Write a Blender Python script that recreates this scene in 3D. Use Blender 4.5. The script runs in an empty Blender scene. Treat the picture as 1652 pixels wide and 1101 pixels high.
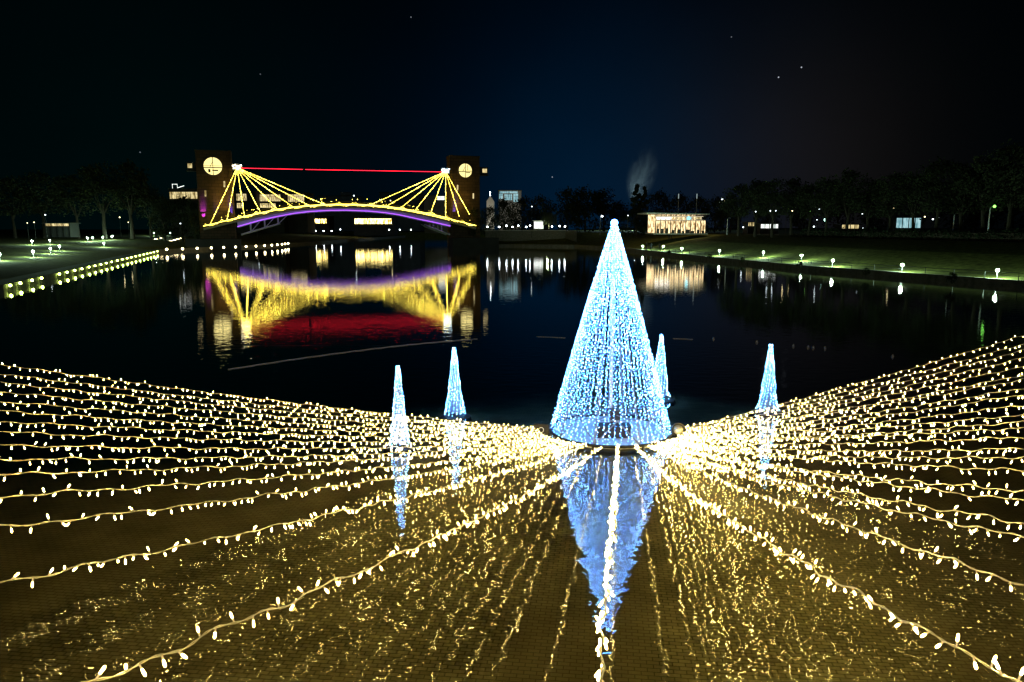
import bpy, math, random
from mathutils import Vector, Matrix
random.seed(7)
R = math.radians
C = bpy.context.scene.collection
sc = bpy.context.scene
PI = math.pi

# ------------------------------------------------------------------ camera
F = 1193.0; CX = 826.0; CY = 550.5; H = 6.0; PITCH = math.atan(186.0/1193.0)
cam = bpy.data.cameras.new('camera'); camo = bpy.data.objects.new('camera', cam); C.objects.link(camo)
camo.location = (0, 0, H); camo.rotation_euler = (PI/2 - PITCH, 0, 0)
cam.sensor_width = 36; cam.lens = 36*F/1652.0; cam.clip_end = 6000; cam.clip_start = 0.05
sc.camera = camo
cp, sp = math.cos(PITCH), math.sin(PITCH)
def ray(x, y):
    u = (x-CX)/F; v = (CY-y)/F
    return Vector((u, cp+v*sp, -sp+v*cp))
def onz(x, y, z=0.0):
    d = ray(x, y); return Vector((0, 0, H)) + d*((z-H)/d.z)
def atY(x, y, Y):
    d = ray(x, y); return Vector((0, 0, H)) + d*(Y/d.y)

# ------------------------------------------------------------------ world: night sky with city glow and a few stars
w = bpy.data.worlds.new('World'); sc.world = w; w.use_nodes = True
nt = w.node_tree; N = nt.nodes; L = nt.links
bg = N['Background']; out = N['World Output']
tc = N.new('ShaderNodeTexCoord')
def vmath(op, a, b=None):
    n = N.new('ShaderNodeVectorMath'); n.operation = op; L.new(a, n.inputs[0])
    if b is not None: n.inputs[1].default_value = b
    return n
def wmath(op, a, b=None, c=None, clamp=False):
    n = N.new('ShaderNodeMath'); n.operation = op; n.use_clamp = clamp
    for i, v in enumerate((a, b, c)):
        if v is None: continue
        if isinstance(v, (int, float)): n.inputs[i].default_value = v
        else: L.new(v, n.inputs[i])
    return n.outputs[0]
nrm = vmath('NORMALIZE', tc.outputs['Generated']).outputs['Vector']
def blob(px, py, width, color, prev):
    d = ray(px, py).normalized()
    dt = vmath('DOT_PRODUCT', nrm, d).outputs['Value']
    # gaussian in angle: exp(-(1-dot)*k)
    k = 1.0/(1-math.cos(R(width)))
    e = wmath('EXPONENT', wmath('MULTIPLY', wmath('SUBTRACT', dt, 1.0), k))
    m = N.new('ShaderNodeMix'); m.data_type = 'RGBA'; m.blend_type = 'ADD'
    L.new(e, m.inputs['Factor']); L.new(prev, m.inputs['A']); m.inputs['B'].default_value = (*color, 1)
    return m.outputs['Result']
sky = N.new('ShaderNodeTexSky'); sky.sky_type = 'NISHITA'; sky.sun_disc = False
sky.sun_elevation = R(-9); sky.sun_rotation = R(10)
base = N.new('ShaderNodeMix'); base.data_type = 'RGBA'; base.blend_type = 'ADD'
base.inputs['Factor'].default_value = 0.015; base.inputs['A'].default_value = (0.0, 0.0009, 0.0014, 1)
L.new(sky.outputs[0], base.inputs['B'])
col = base.outputs['Result']
col = blob(960, 340, 11, (0.0, 0.010, 0.030), col)
col = blob(930, 230, 17, (0.0, 0.001, 0.0035), col)
col = blob(240, 330, 14, (0.0, 0.0026, 0.0024), col)
col = blob(1260, 270, 9, (0.0075, 0.0048, 0.0025), col)
for sx, sy, s in ((663, 28, .05), (891, 286, .07), (1256, 125, .12), (1293, 109, .12), (226, 246, .03), (1180, 60, .03), (420, 120, .02)):
    d = ray(sx, sy).normalized()
    ds = vmath('DISTANCE', nrm, d).outputs['Value']
    e = wmath('LESS_THAN', ds, 0.00085)
    m = N.new('ShaderNodeMix'); m.data_type = 'RGBA'; m.blend_type = 'ADD'
    L.new(e, m.inputs['Factor']); L.new(col, m.inputs['A']); m.inputs['B'].default_value = (s*4, s*4.3, s*5, 1)
    col = m.outputs['Result']
nz = N.new('ShaderNodeTexNoise'); nz.inputs['Scale'].default_value = 3.2; nz.inputs['Detail'].default_value = 5; L.new(nrm, nz.inputs['Vector'])
nf = wmath('MULTIPLY_ADD', nz.outputs['Fac'], .7, .42)
vm = N.new('ShaderNodeVectorMath'); vm.operation = 'SCALE'; L.new(col, vm.inputs[0]); L.new(nf, vm.inputs['Scale']); col = vm.outputs['Vector']
L.new(col, bg.inputs['Color']); bg.inputs['Strength'].default_value = 1.0
w.cycles.sampling_method = 'NONE'

sc.view_settings.view_transform = 'Standard'; sc.view_settings.look = 'None'
sc.view_settings.gamma = 1; sc.view_settings.exposure = 0; sc.view_settings.use_curve_mapping = False
cy = sc.cycles
cy.use_denoising = True; cy.use_adaptive_sampling = False
try: cy.denoiser = 'OPENIMAGEDENOISE'
except Exception: pass
cy.max_bounces = 5; cy.diffuse_bounces = 1; cy.glossy_bounces = 3; cy.transparent_max_bounces = 12; cy.transmission_bounces = 2
cy.volume_bounces = 0
cy.sample_clamp_indirect = 40; cy.sample_clamp_direct = 0
cy.use_light_tree = True; cy.caustics_reflective = False; cy.caustics_refractive = False
cy.filter_width = 1.35

# ------------------------------------------------------------------ materials
def new_mat(name):
    m = bpy.data.materials.new(name); m.use_nodes = True
    return m, m.node_tree.nodes, m.node_tree.links, m.node_tree.nodes['Principled BSDF']
def mat(name, color, rough=0.7, metal=0.0, noise=None, spec=0.5, bump=0.0):
    m, n, l, b = new_mat(name)
    b.inputs['Base Color'].default_value = (*color, 1); b.inputs['Roughness'].default_value = rough
    b.inputs['Metallic'].default_value = metal; b.inputs['Specular IOR Level'].default_value = spec
    if noise:
        scale, amt = noise
        t = n.new('ShaderNodeTexCoord'); x = n.new('ShaderNodeTexNoise'); x.inputs['Scale'].default_value = scale; x.inputs['Detail'].default_value = 6
        l.new(t.outputs['Object'], x.inputs['Vector'])
        r = n.new('ShaderNodeValToRGB'); r.color_ramp.elements[0].position = .3; r.color_ramp.elements[1].position = .7
        r.color_ramp.elements[0].color = (*[c*(1-amt) for c in color], 1); r.color_ramp.elements[1].color = (*[min(1, c*(1+amt)) for c in color], 1)
        l.new(x.outputs['Fac'], r.inputs['Fac']); l.new(r.outputs['Color'], b.inputs['Base Color'])
        if bump:
            bp = n.new('ShaderNodeBump'); bp.inputs['Strength'].default_value = bump; bp.inputs['Distance'].default_value = .05
            l.new(x.outputs['Fac'], bp.inputs['Height']); l.new(bp.outputs['Normal'], b.inputs['Normal'])
    return m
def emit(name, color, strength, sample=True, vary=None, second=None):
    """emission; vary 'object' or 'island' makes each lamp a little brighter or dimmer, second mixes a second LED colour"""
    m = bpy.data.materials.new(name); m.use_nodes = True
    n = m.node_tree.nodes; l = m.node_tree.links; n.clear()
    o = n.new('ShaderNodeOutputMaterial'); e = n.new('ShaderNodeEmission')
    e.inputs['Color'].default_value = (*color, 1); e.inputs['Strength'].default_value = strength
    l.new(e.outputs[0], o.inputs['Surface'])
    if vary:
        if vary == 'object': r = n.new('ShaderNodeObjectInfo').outputs['Random']
        else: r = n.new('ShaderNodeNewGeometry').outputs['Random Per Island']
        p = n.new('ShaderNodeMath'); p.operation = 'POWER'; l.new(r, p.inputs[0]); p.inputs[1].default_value = 4
        q = n.new('ShaderNodeMath'); q.operation = 'MULTIPLY_ADD'; l.new(p.outputs[0], q.inputs[0]); q.inputs[1].default_value = strength*2.4; q.inputs[2].default_value = strength*.38
        l.new(q.outputs[0], e.inputs['Strength'])
        if second:
            f = n.new('ShaderNodeMath'); f.operation = 'MULTIPLY'; l.new(r, f.inputs[0]); f.inputs[1].default_value = 37.3
            g = n.new('ShaderNodeMath'); g.operation = 'FRACT'; l.new(f.outputs[0], g.inputs[0])
            k = n.new('ShaderNodeMix'); k.data_type = 'RGBA'; k.inputs['A'].default_value = (*color, 1); k.inputs['B'].default_value = (*second, 1)
            h = n.new('ShaderNodeMath'); h.operation = 'GREATER_THAN'; l.new(g.outputs[0], h.inputs[0]); h.inputs[1].default_value = .5
            l.new(h.outputs[0], k.inputs['Factor']); l.new(k.outputs['Result'], e.inputs['Color'])
    m.cycles.emission_sampling = 'FRONT' if sample else 'NONE'
    return m

WARM = (1.0, 0.69, 0.17)
BULB_E = 155
M = {}
M['bulb_obj'] = emit('warm_led', WARM, BULB_E, vary='object')
M['bulb_isl'] = emit('warm_led_row', WARM, BULB_E, vary='island')
M['capsule'] = emit('led_capsule', (1.0, .72, .30), .9, sample=False)
M['cable'] = mat('cream_cable', (.95, .93, .88), .45)
M['wire_blue'] = mat('clear_wire', (.22, .26, .32), .4)
M['led_blue'] = emit('blue_white_led', (.20, .54, 1.0), 88, vary='island', second=(.05, .24, 1.0))
M['led_blue_small'] = emit('blue_white_led_dense', (.22, .60, 1.0), 75, vary='island', second=(.06, .30, 1.0))
M['steel'] = mat('galvanised_steel', (.55, .58, .62), .4, .6, (12, .15))
M['white_steel'] = mat('white_painted_tube', (.75, .77, .8), .5)
M['frame_grey'] = mat('grey_frame_tube', (.20, .21, .23), .5)
M['dark_steel'] = mat('dark_steel', (.03, .032, .035), .5, .3, (8, .3))
M['black'] = mat('black_plastic', (.015, .015, .017), .5)
M['deck_pale'] = mat('pale_platform', (.5, .53, .56), .6, 0, (3, .1))
M['grass'] = mat('lawn', (.12, .13, .03), .95, 0, (1.5, .45), .2, .3)
M['stone'] = mat('quay_stone', (.25, .24, .22), .85, 0, (2, .3), .3, .3)
M['paving'] = mat('promenade_paving', (.11, .11, .10), .8, 0, (1.2, .25))
M['leaf'] = mat('leaves', (.04, .05, .028), .9, 0, (.6, .5), .2)
M['leaf_dark'] = mat('conifer_needles', (.03, .045, .025), .9, 0, (.8, .5), .2)
M['bark'] = mat('bark', (.05, .04, .03), .9, 0, (6, .3))
M['brick'] = mat('tower_cladding', (.10, .055, .035), .8, 0, (.9, .3))
_m = M['brick']; _n = _m.node_tree.nodes; _l = _m.node_tree.links; _b = _n['Principled BSDF']
_t = _n.new('ShaderNodeTexCoord'); _mp = _n.new('ShaderNodeMapping'); _mp.inputs['Rotation'].default_value = (R(90), 0, 0); _k = _n.new('ShaderNodeTexBrick'); _k.inputs['Scale'].default_value = 1
_k.inputs['Brick Width'].default_value = 1.6; _k.inputs['Row Height'].default_value = .8; _k.inputs['Mortar Size'].default_value = .05
_k.inputs['Color1'].default_value = (.11, .062, .038, 1); _k.inputs['Color2'].default_value = (.07, .04, .026, 1); _k.inputs['Mortar'].default_value = (.03, .02, .015, 1)
_l.new(_t.outputs['Object'], _mp.inputs['Vector']); _l.new(_mp.outputs[0], _k.inputs['Vector']); _l.new(_k.outputs['Color'], _b.inputs['Base Color'])
M['concrete'] = mat('concrete', (.35, .34, .32), .85, 0, (.7, .2))
M['dark_wall'] = mat('dark_wall', (.045, .045, .05), .9, 0, (.4, .2))
M['grey_wall'] = mat('grey_facade', (.16, .18, .2), .9, 0, (.3, .2))
M['white_wall'] = mat('white_render', (.7, .7, .7), .9, 0, (.4, .08))
M['roof'] = mat('dark_roof', (.06, .055, .055), .8, 0, (2, .2))
M['yellow_led'] = emit('yellow_led', (1.0, .74, .08), 13, vary='island')
M['yellow_rope'] = emit('yellow_light_cable', (1.0, .74, .09), 5)
M['red_led'] = emit('red_light_tube', (1.0, .012, .03), 4.5)
M['purple_led'] = emit('violet_light_strip', (.42, .10, 1.0), 2.2)
M['hub_led'] = emit('hub_floodlight', (1.0, .82, .5), 16)
M['hub_led_cool'] = emit('hub_floodlight_cool', (.6, .85, 1.0), 16)
M['clock_glass'] = emit('lit_round_glass', (1.0, .82, .30), 1.5, sample=False)
M['path_lamp'] = emit('cool_lamp_globe', (.62, 1.0, .66), 1400)
M['quay_lamp'] = emit('yellow_green_lamp', (.72, 1.0, .16), 32)
M['warm_lamp'] = emit('warm_lamp', (1.0, .82, .42), 16)
M['white_lamp'] = emit('white_lamp', (.85, .95, 1.0), 22)
M['green_lamp'] = emit('green_lamp', (.25, 1.0, .12), 3.5)

for k_, c_ in (('white_lamp', (.8, .95, 1)), ('warm_lamp', (1, .8, .4)), ('green_lamp', (.3, 1, .15)), ('path_lamp', (.5, 1, .8))): M['far_'+k_] = emit('far_'+k_, c_, 5, sample=False)
def window_mat(name, c1, c2, strength, scale=1.5, thresh=(.35, .65)):
    m = bpy.data.materials.new(name); m.use_nodes = True
    n = m.node_tree.nodes; l = m.node_tree.links; n.clear()
    o = n.new('ShaderNodeOutputMaterial'); e = n.new('ShaderNodeEmission'); e.inputs['Strength'].default_value = strength
    t = n.new('ShaderNodeTexCoord'); mp = n.new('ShaderNodeMapping'); mp.inputs['Scale'].default_value = (1, 1, .35)
    x = n.new('ShaderNodeTexNoise'); x.inputs['Scale'].default_value = scale; x.inputs['Detail'].default_value = 4
    l.new(t.outputs['Object'], mp.inputs['Vector']); l.new(mp.outputs[0], x.inputs['Vector'])
    r = n.new('ShaderNodeValToRGB'); r.color_ramp.elements[0].position, r.color_ramp.elements[1].position = thresh
    r.color_ramp.elements[0].color = (*c1, 1); r.color_ramp.elements[1].color = (*c2, 1)
    l.new(x.outputs['Fac'], r.inputs['Fac']); l.new(r.outputs['Color'], e.inputs['Color']); l.new(e.outputs[0], o.inputs['Surface'])
    m.cycles.emission_sampling = 'NONE'
    return m
M['win_warm'] = window_mat('warm_lit_window', (.25, .18, .06), (1, .82, .4), 1.1)
M['win_cafe'] = window_mat('cafe_interior_glow', (.20, .10, .025), (1.5, 1.15, .6), 1.5, 2.6, (.36, .66))
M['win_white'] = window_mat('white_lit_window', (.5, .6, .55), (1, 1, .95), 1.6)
M['win_market'] = window_mat('bright_shop_window', (.12, .07, .01), (1, .8, .25), 9, 1.1, (.42, .6))
M['win_cyan'] = window_mat('cool_lit_window', (.15, .35, .4), (.5, .8, .85), .9)
M['cafe_sign'] = emit('cyan_round_sign', (.25, .85, 1.0), 2.0, sample=False)
M['sign_white'] = emit('white_light_box', (1, .95, .85), 2.0, sample=False)

# water: Fresnel mix of a clear surface and a mirror, broken by ripples
wm = bpy.data.materials.new('water'); wm.use_nodes = True
n = wm.node_tree.nodes; l = wm.node_tree.links; n.clear()
o = n.new('ShaderNodeOutputMaterial'); mx = n.new('ShaderNodeMixShader'); tr = n.new('ShaderNodeBsdfTransparent'); gl = n.new('ShaderNodeBsdfGlossy')
tr.inputs['Color'].default_value = (.95, .96, .95, 1); gl.inputs['Roughness'].default_value = 0.0; gl.inputs['Color'].default_value = (1, 1, 1, 1)
fr = n.new('ShaderNodeFresnel'); fr.inputs['IOR'].default_value = 1.333
g = n.new('ShaderNodeNewGeometry')
def wavetex(scale, stretch, detail, rot=0.0):
    mp = n.new('ShaderNodeMapping'); mp.inputs['Scale'].default_value = (scale*stretch, scale, scale); mp.inputs['Rotation'].default_value = (0, 0, rot)
    t = n.new('ShaderNodeTexNoise'); t.inputs['Scale'].default_value = 1; t.inputs['Detail'].default_value = detail; t.inputs['Roughness'].default_value = .5
    l.new(g.outputs['Position'], mp.inputs['Vector']); l.new(mp.outputs[0], t.inputs['Vector']); return t.outputs['Fac']
def bump(h, dist, prev=None):
    b = n.new('ShaderNodeBump'); b.inputs['Strength'].default_value = 1; b.inputs['Distance'].default_value = dist
    l.new(h, b.inputs['Height'])
    if prev is not None: l.new(prev, b.inputs['Normal'])
    return b.outputs['Normal']
sep = n.new('ShaderNodeSeparateXYZ'); l.new(g.outputs['Position'], sep.inputs[0])
calm = n.new('ShaderNodeMapRange'); calm.interpolation_type = 'SMOOTHSTEP'; calm.inputs['From Min'].default_value = 14; calm.inputs['From Max'].default_value = 50
calm.inputs['To Min'].default_value = 1.0; calm.inputs['To Max'].default_value = .30; l.new(sep.outputs['Y'], calm.inputs['Value'])
def times(a, k):
    m_ = n.new('ShaderNodeMath'); m_.operation = 'MULTIPLY'; l.new(a, m_.inputs[0]); l.new(calm.outputs[0], m_.inputs[1]); return m_.outputs[0]
b1 = bump(times(wavetex(2.4, .6, 0, .1), 1), .009)
b2 = bump(times(wavetex(6.0, .6, .3, -.1), 1), .0038, b1)
b3 = bump(times(wavetex(15.0, .8, 0, .3), 1), .0012, b2)
l.new(b3, gl.inputs['Normal']); l.new(b3, fr.inputs['Normal'])
fm = n.new('ShaderNodeMath'); fm.operation = 'MULTIPLY'; fm.use_clamp = True; fm.inputs[1].default_value = 1.6; l.new(fr.outputs[0], fm.inputs[0])
l.new(fm.outputs[0], mx.inputs['Fac']); l.new(tr.outputs[0], mx.inputs[1]); l.new(gl.outputs[0], mx.inputs[2]); l.new(mx.outputs[0], o.inputs['Surface'])
M['water'] = wm

# pool floor tiles
pm, n, l, b = new_mat('pool_tiles')
g = n.new('ShaderNodeNewGeometry'); mp = n.new('ShaderNodeMapping'); mp.inputs['Rotation'].default_value = (0, 0, R(7))
br = n.new('ShaderNodeTexBrick'); br.inputs['Scale'].default_value = 1.0; br.inputs['Brick Width'].default_value = .18; br.inputs['Row Height'].default_value = .09
br.inputs['Mortar Size'].default_value = .008; br.inputs['Mortar Smooth'].default_value = .2; br.inputs['Bias'].default_value = 0
br.inputs['Color1'].default_value = (.46, .42, .25, 1); br.inputs['Color2'].default_value = (.40, .365, .22, 1); br.inputs['Mortar'].default_value = (.25, .225, .13, 1)
l.new(g.outputs['Position'], mp.inputs['Vector']); l.new(mp.outputs[0], br.inputs['Vector'])
x = n.new('ShaderNodeTexNoise'); x.inputs['Scale'].default_value = .8; x.inputs['Detail'].default_value = 8; l.new(g.outputs['Position'], x.inputs['Vector'])
ml = n.new('ShaderNodeMix'); ml.data_type = 'RGBA'; ml.blend_type = 'MULTIPLY'; ml.inputs['Factor'].default_value = .8
rr = n.new('ShaderNodeValToRGB'); rr.color_ramp.elements[0].position = .3; rr.color_ramp.elements[0].color = (.5, .5, .45, 1); rr.color_ramp.elements[1].position = .7
l.new(x.outputs['Fac'], rr.inputs['Fac']); l.new(br.outputs['Color'], ml.inputs['A']); l.new(rr.outputs['Color'], ml.inputs['B']); l.new(ml.outputs['Result'], b.inputs['Base Color'])
b.inputs['Roughness'].default_value = .85; b.inputs['Specular IOR Level'].default_value = .1
M['tiles'] = pm
M['lakebed'] = mat('lake_bed', (.02, .022, .02), 1, 0, (.3, .3), 0)

# ------------------------------------------------------------------ mesh builder
class MB:
    def __init__(s): s.v = []; s.f = []; s.m = []; s.smooth = False
    def add(s, vs, fs, mi=0):
        k = len(s.v); s.v.extend([tuple(v) for v in vs]); s.f.extend([tuple(i+k for i in f) for f in fs]); s.m.extend([mi]*len(fs)); return s
    def box(s, c, size, rot=None, mi=0):
        hx, hy, hz = size[0]/2, size[1]/2, size[2]/2
        vs = [Vector((x, y, z)) for x in (-hx, hx) for y in (-hy, hy) for z in (-hz, hz)]
        if rot is not None: vs = [rot @ v for v in vs]
        c = Vector(c); vs = [v+c for v in vs]
        return s.add(vs, [(0, 1, 3, 2), (4, 6, 7, 5), (0, 4, 5, 1), (2, 3, 7, 6), (0, 2, 6, 4), (1, 5, 7, 3)], mi)
    def tube(s, pts, r, seg=6, mi=0, caps=True, closed=False):
        pts = [Vector(p) for p in pts]; n_ = len(pts)
        rs = r if isinstance(r, (list, tuple)) else [r]*n_
        vs = []; fs = []
        for i, p in enumerate(pts):
            if closed: t = pts[(i+1) % n_]-pts[i-1]
            else: t = pts[min(i+1, n_-1)]-pts[max(i-1, 0)]
            t.normalize()
            a = Vector((0, 0, 1)) if abs(t.z) < .9 else Vector((1, 0, 0))
            x = t.cross(a).normalized(); y = t.cross(x)
            for k in range(seg):
                an = 2*PI*k/seg; vs.append(p+(x*math.cos(an)+y*math.sin(an))*rs[i])
        for i in range(n_ if closed else n_-1):
            j = (i+1) % n_
            for k in range(seg):
                k2 = (k+1) % seg; fs.append((i*seg+k, i*seg+k2, j*seg+k2, j*seg+k))
        if caps and not closed:
            fs.append(tuple(range(seg))[::-1]); fs.append(tuple((n_-1)*seg+k for k in range(seg)))
        return s.add(vs, fs, mi)
    def lathe(s, prof, seg=16, c=(0, 0, 0), mi=0, mat3=None):
        vs = []; fs = []
        for r, z in prof:
            for k in range(seg):
                a = 2*PI*k/seg; vs.append(Vector((r*math.cos(a), r*math.sin(a), z)))
        for i in range(len(prof)-1):
            for k in range(seg):
                k2 = (k+1) % seg; fs.append((i*seg+k, i*seg+k2, (i+1)*seg+k2, (i+1)*seg+k))
        if prof[0][0] > 1e-4: fs.append(tuple(range(seg))[::-1])
        if prof[-1][0] > 1e-4: fs.append(tuple((len(prof)-1)*seg+k for k in range(seg)))
        if mat3 is not None: vs = [mat3 @ v for v in vs]
        c = Vector(c); return s.add([v+c for v in vs], fs, mi)
    def ball(s, c, r, seg=8, rings=5, mi=0):
        return s.lathe([(r*math.sin(PI*i/rings)+1e-5, -r*math.cos(PI*i/rings)) for i in range(rings+1)], seg, c, mi)
    def octa(s, c, r, mi=0):
        c = Vector(c)
        vs = [c+Vector(d)*r for d in ((1, 0, 0), (-1, 0, 0), (0, 1, 0), (0, -1, 0), (0, 0, 1), (0, 0, -1))]
        return s.add(vs, [(0, 2, 4), (2, 1, 4), (1, 3, 4), (3, 0, 4), (2, 0, 5), (1, 2, 5), (3, 1, 5), (0, 3, 5)], mi)
    def prism(s, poly, z0, z1, mi=0):
        k = len(poly)
        vs = [(p[0], p[1], z0) for p in poly]+[(p[0], p[1], z1) for p in poly]
        fs = [tuple(range(k))[::-1], tuple(range(k, 2*k))]+[(i, (i+1) % k, (i+1) % k+k, i+k) for i in range(k)]
        return s.add(vs, fs, mi)
    def mesh(s, name, mats, smooth=False):
        me = bpy.data.meshes.new(name); me.from_pydata(s.v, [], s.f)
        for m_ in (mats if isinstance(mats, (list, tuple)) else [mats]): me.materials.append(m_)
        me.polygons.foreach_set('material_index', s.m)
        if smooth: me.polygons.foreach_set('use_smooth', [True]*len(s.f))
        me.update(); return me
    def build(s, name, mats, parent=None, smooth=False, loc=None):
        ob = bpy.data.objects.new(name, s.mesh(name, mats, smooth)); C.objects.link(ob)
        if parent is not None: ob.parent = parent
        if loc is not None: ob.location = loc
        return ob
def tag(o_, label=None, cat=None, group=None, kind=None):
    if label: o_['label'] = label
    if cat: o_['category'] = cat
    if group: o_['group'] = group
    if kind: o_['kind'] = kind
    return o_
def empty(name, loc, label, cat, group=None, rz=0):
    o_ = bpy.data.objects.new(name, None); C.objects.link(o_); o_.location = loc; o_.rotation_euler = (0, 0, rz)
    o_.empty_display_size = .2
    return tag(o_, label, cat, group)
def link(name, me, parent=None, loc=(0, 0, 0), rz=0, sc_=None):
    o_ = bpy.data.objects.new(name, me); C.objects.link(o_); o_.location = loc; o_.rotation_euler = (0, 0, rz)
    if sc_: o_.scale = sc_
    if parent is not None: o_.parent = parent
    return o_
def struct(name, mb, m_): return tag(mb.build(name, m_), kind='structure')
def dup(root, loc, rz=None, label=None, scale=None):
    r_ = root.copy(); C.objects.link(r_); r_.location = loc
    if rz is not None: r_.rotation_euler = (0, 0, rz)
    if label: r_['label'] = label
    if scale: r_.scale = scale
    for ch in list(root.children):
        c_ = ch.copy(); C.objects.link(c_); c_.parent = r_
        for g_ in ch.children:
            d_ = g_.copy(); C.objects.link(d_); d_.parent = c_
    return r_
ORD = ['first', 'second', 'third', 'fourth', 'fifth', 'sixth', 'seventh', 'eighth', 'ninth', 'tenth', 'eleventh', 'twelfth', 'thirteenth', 'fourteenth', 'fifteenth', 'sixteenth', 'seventeenth', 'eighteenth', 'nineteenth', 'twentieth', 'twenty-first', 'twenty-second', 'twenty-third', 'twenty-fourth', 'twenty-fifth', 'twenty-sixth', 'twenty-seventh', 'twenty-eighth']

# ------------------------------------------------------------------ setting: water, beds, banks
mb = MB(); mb.add([(-1500, -30, 0), (1500, -30, 0), (1500, 1500, 0), (-1500, 1500, 0)], [(0, 1, 2, 3)]); struct('water', mb, M['water'])
mb = MB(); mb.add([(-90, -20, -.14), (90, -20, -.14), (90, 38, -.14), (-90, 38, -.14), (90, 38.3, -1.6), (-90, 38.3, -1.6)], [(0, 1, 2, 3), (3, 2, 4, 5)]); struct('pool_floor', mb, M['tiles'])
mb = MB(); mb.add([(-1500, -30, -1.6), (1500, -30, -1.6), (1500, 1500, -1.6), (-1500, 1500, -1.6)], [(0, 1, 2, 3)]); struct('lake_bed', mb, M['lakebed'])

def bank(name, shore, side, prof, m_, nsub=4):
    """strip of ground inland from the shoreline polyline; prof = [(inland distance, height)]"""
    pts = []
    for a, b_ in zip(shore[:-1], shore[1:]):
        for k in range(nsub): pts.append(Vector(a).lerp(Vector(b_), k/nsub))
    pts.append(Vector(shore[-1]))
    pts = [Vector((p[0], p[1])) for p in pts]
    nrm_ = []
    for i in range(len(pts)):
        t = (pts[min(i+1, len(pts)-1)]-pts[max(i-1, 0)]).normalized(); nrm_.append(Vector((t.y, -t.x))*side)
    for _ in range(6): nrm_ = [(nrm_[max(i-1, 0)]+nrm_[i]+nrm_[min(i+1, len(pts)-1)]).normalized() for i in range(len(pts))]
    mb = MB(); vs = []; fs = []
    P_ = [(0, -.7), (0.0, prof[0][1])]+prof[1:] if prof[0][0] == 0 else prof
    for i, p in enumerate(pts):
        for d, z in P_:
            q = p+nrm_[i]*d; vs.append((q.x, q.y, z))
    k = len(P_)
    for i in range(len(pts)-1):
        for j in range(k-1): fs.append((i*k+j, i*k+j+1, (i+1)*k+j+1, (i+1)*k+j))
    mb.add(vs, fs); return struct(name, mb, m_), pts, nrm_
left_shore = [(-60, 15), (-52, 45), (-47, 68), (-62, 114), (-77, 160), (-80, 170), (-75, 200), (-69, 226), (-66, 300), (-60, 420)]
right_shore = [(85, 15), (62, 50), (50.5, 74), (40.5, 101), (35, 130), (31, 160), (27, 190), (18, 214), (0, 219), (-14, 219), (-16, 240), (-15, 300), (-5, 420)]
LS = bank('left_bank', left_shore, -1, [(0, .55), (2.5, .56), (8, 1.0), (30, 2.0), (70, 3.0), (400, 3.5)], M['grass'])
RS = bank('right_bank', right_shore, 1, [(0, .5), (1.2, .52), (5, .9), (13, 2.6), (22, 3.85), (60, 4.0), (420, 4.2)], M['grass'])
mb = MB(); mb.box((0, 560, 1.2), (2400, 280, 2.6)); struct('far_bank', mb, M['grass'])
# promenade strip on each bank
def strip(name, S, d0, d1, z, m_, dz=.0):
    _, pts, nn = S; mb = MB(); vs = []
    for i, p in enumerate(pts):
        a = p+nn[i]*d0; b_ = p+nn[i]*d1; vs += [(a.x, a.y, z), (b_.x, b_.y, z+dz)]
    mb.add(vs, [(2*i, 2*i+2, 2*i+3, 2*i+1) for i in range(len(pts)-1)]); return struct(name, mb, m_)
strip('left_promenade', LS, -.12, 2.4, .575, M['paving'])
strip('right_promenade', RS, -.12, 1.15, .535, M['paving'])
def curb(name, S, m_):
    _, pts, nn = S; mb = MB(); vs = []; 
    for i, p in enumerate(pts):
        a = p-nn[i]*.18; vs += [(a.x, a.y, -.6), (a.x, a.y, .50), (p.x+nn[i].x*.25, p.y+nn[i].y*.25, .62), (p.x-nn[i].x*.18, p.y-nn[i].y*.18, .62)]
    fs = []
    for i in range(len(pts)-1):
        for j0, j1 in ((0, 1), (1, 3), (3, 2)): fs.append((4*i+j0, 4*i+j1, 4*i+4+j1, 4*i+4+j0))
    mb.add(vs, fs); return struct(name, mb, m_)
curb('left_quay_edge', LS, M['stone']); curb('right_quay_edge', RS, M['stone'])

# ------------------------------------------------------------------ the big light tree
TC = onz(984, 699, 0); TR = 1.72; TZ = 6.12
tree = empty('light_tree', TC, 'tall cone of blue and white lights standing in the water, the largest light tree', 'light tree')
mb = MB(); mb.tube([(TR*1.03*math.cos(a), TR*1.03*math.sin(a), .12) for a in [2*PI*k/64 for k in range(64)]], .045, 8, closed=True)
for k in range(16):
    a = 2*PI*k/16; mb.tube([(TR*1.03*math.cos(a), TR*1.03*math.sin(a), -.14), (TR*1.03*math.cos(a), TR*1.03*math.sin(a), .12)], .03, 6)
mb.build('base_ring', M['dark_steel'], tree, True)
mb = MB(); mb.lathe([(.0001, .02), (TR*.97, .02), (TR*.97, .07), (.0001, .07)], 48); mb.build('platform', M['deck_pale'], tree)
mb = MB(); mb.tube([(0, 0, -.1), (0, 0, TZ)], .06, 10)
for z in (.0,): pass
mb.build('pole', M['steel'], tree)
for k in range(8):
    a = 2*PI*(k+.5)/8; q = MB(); q.tube([(TR*.93*math.cos(a), TR*.93*math.sin(a), .08), (.10*math.cos(a), .10*math.sin(a), TZ-.3)], .028, 6); q.build('frame_leg', M['frame_grey'], tree)
for z in (.75, 1.7, 2.7, 3.7, 4.7):
    r_ = (TR*.93)*(1-z/TZ)+.03; q = MB(); q.tube([(r_*math.cos(a), r_*math.sin(a), z) for a in [2*PI*k/32 for k in range(32)]], .018, 5, closed=True); q.build('hoop', M['frame_grey'], tree)
q = MB()
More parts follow.
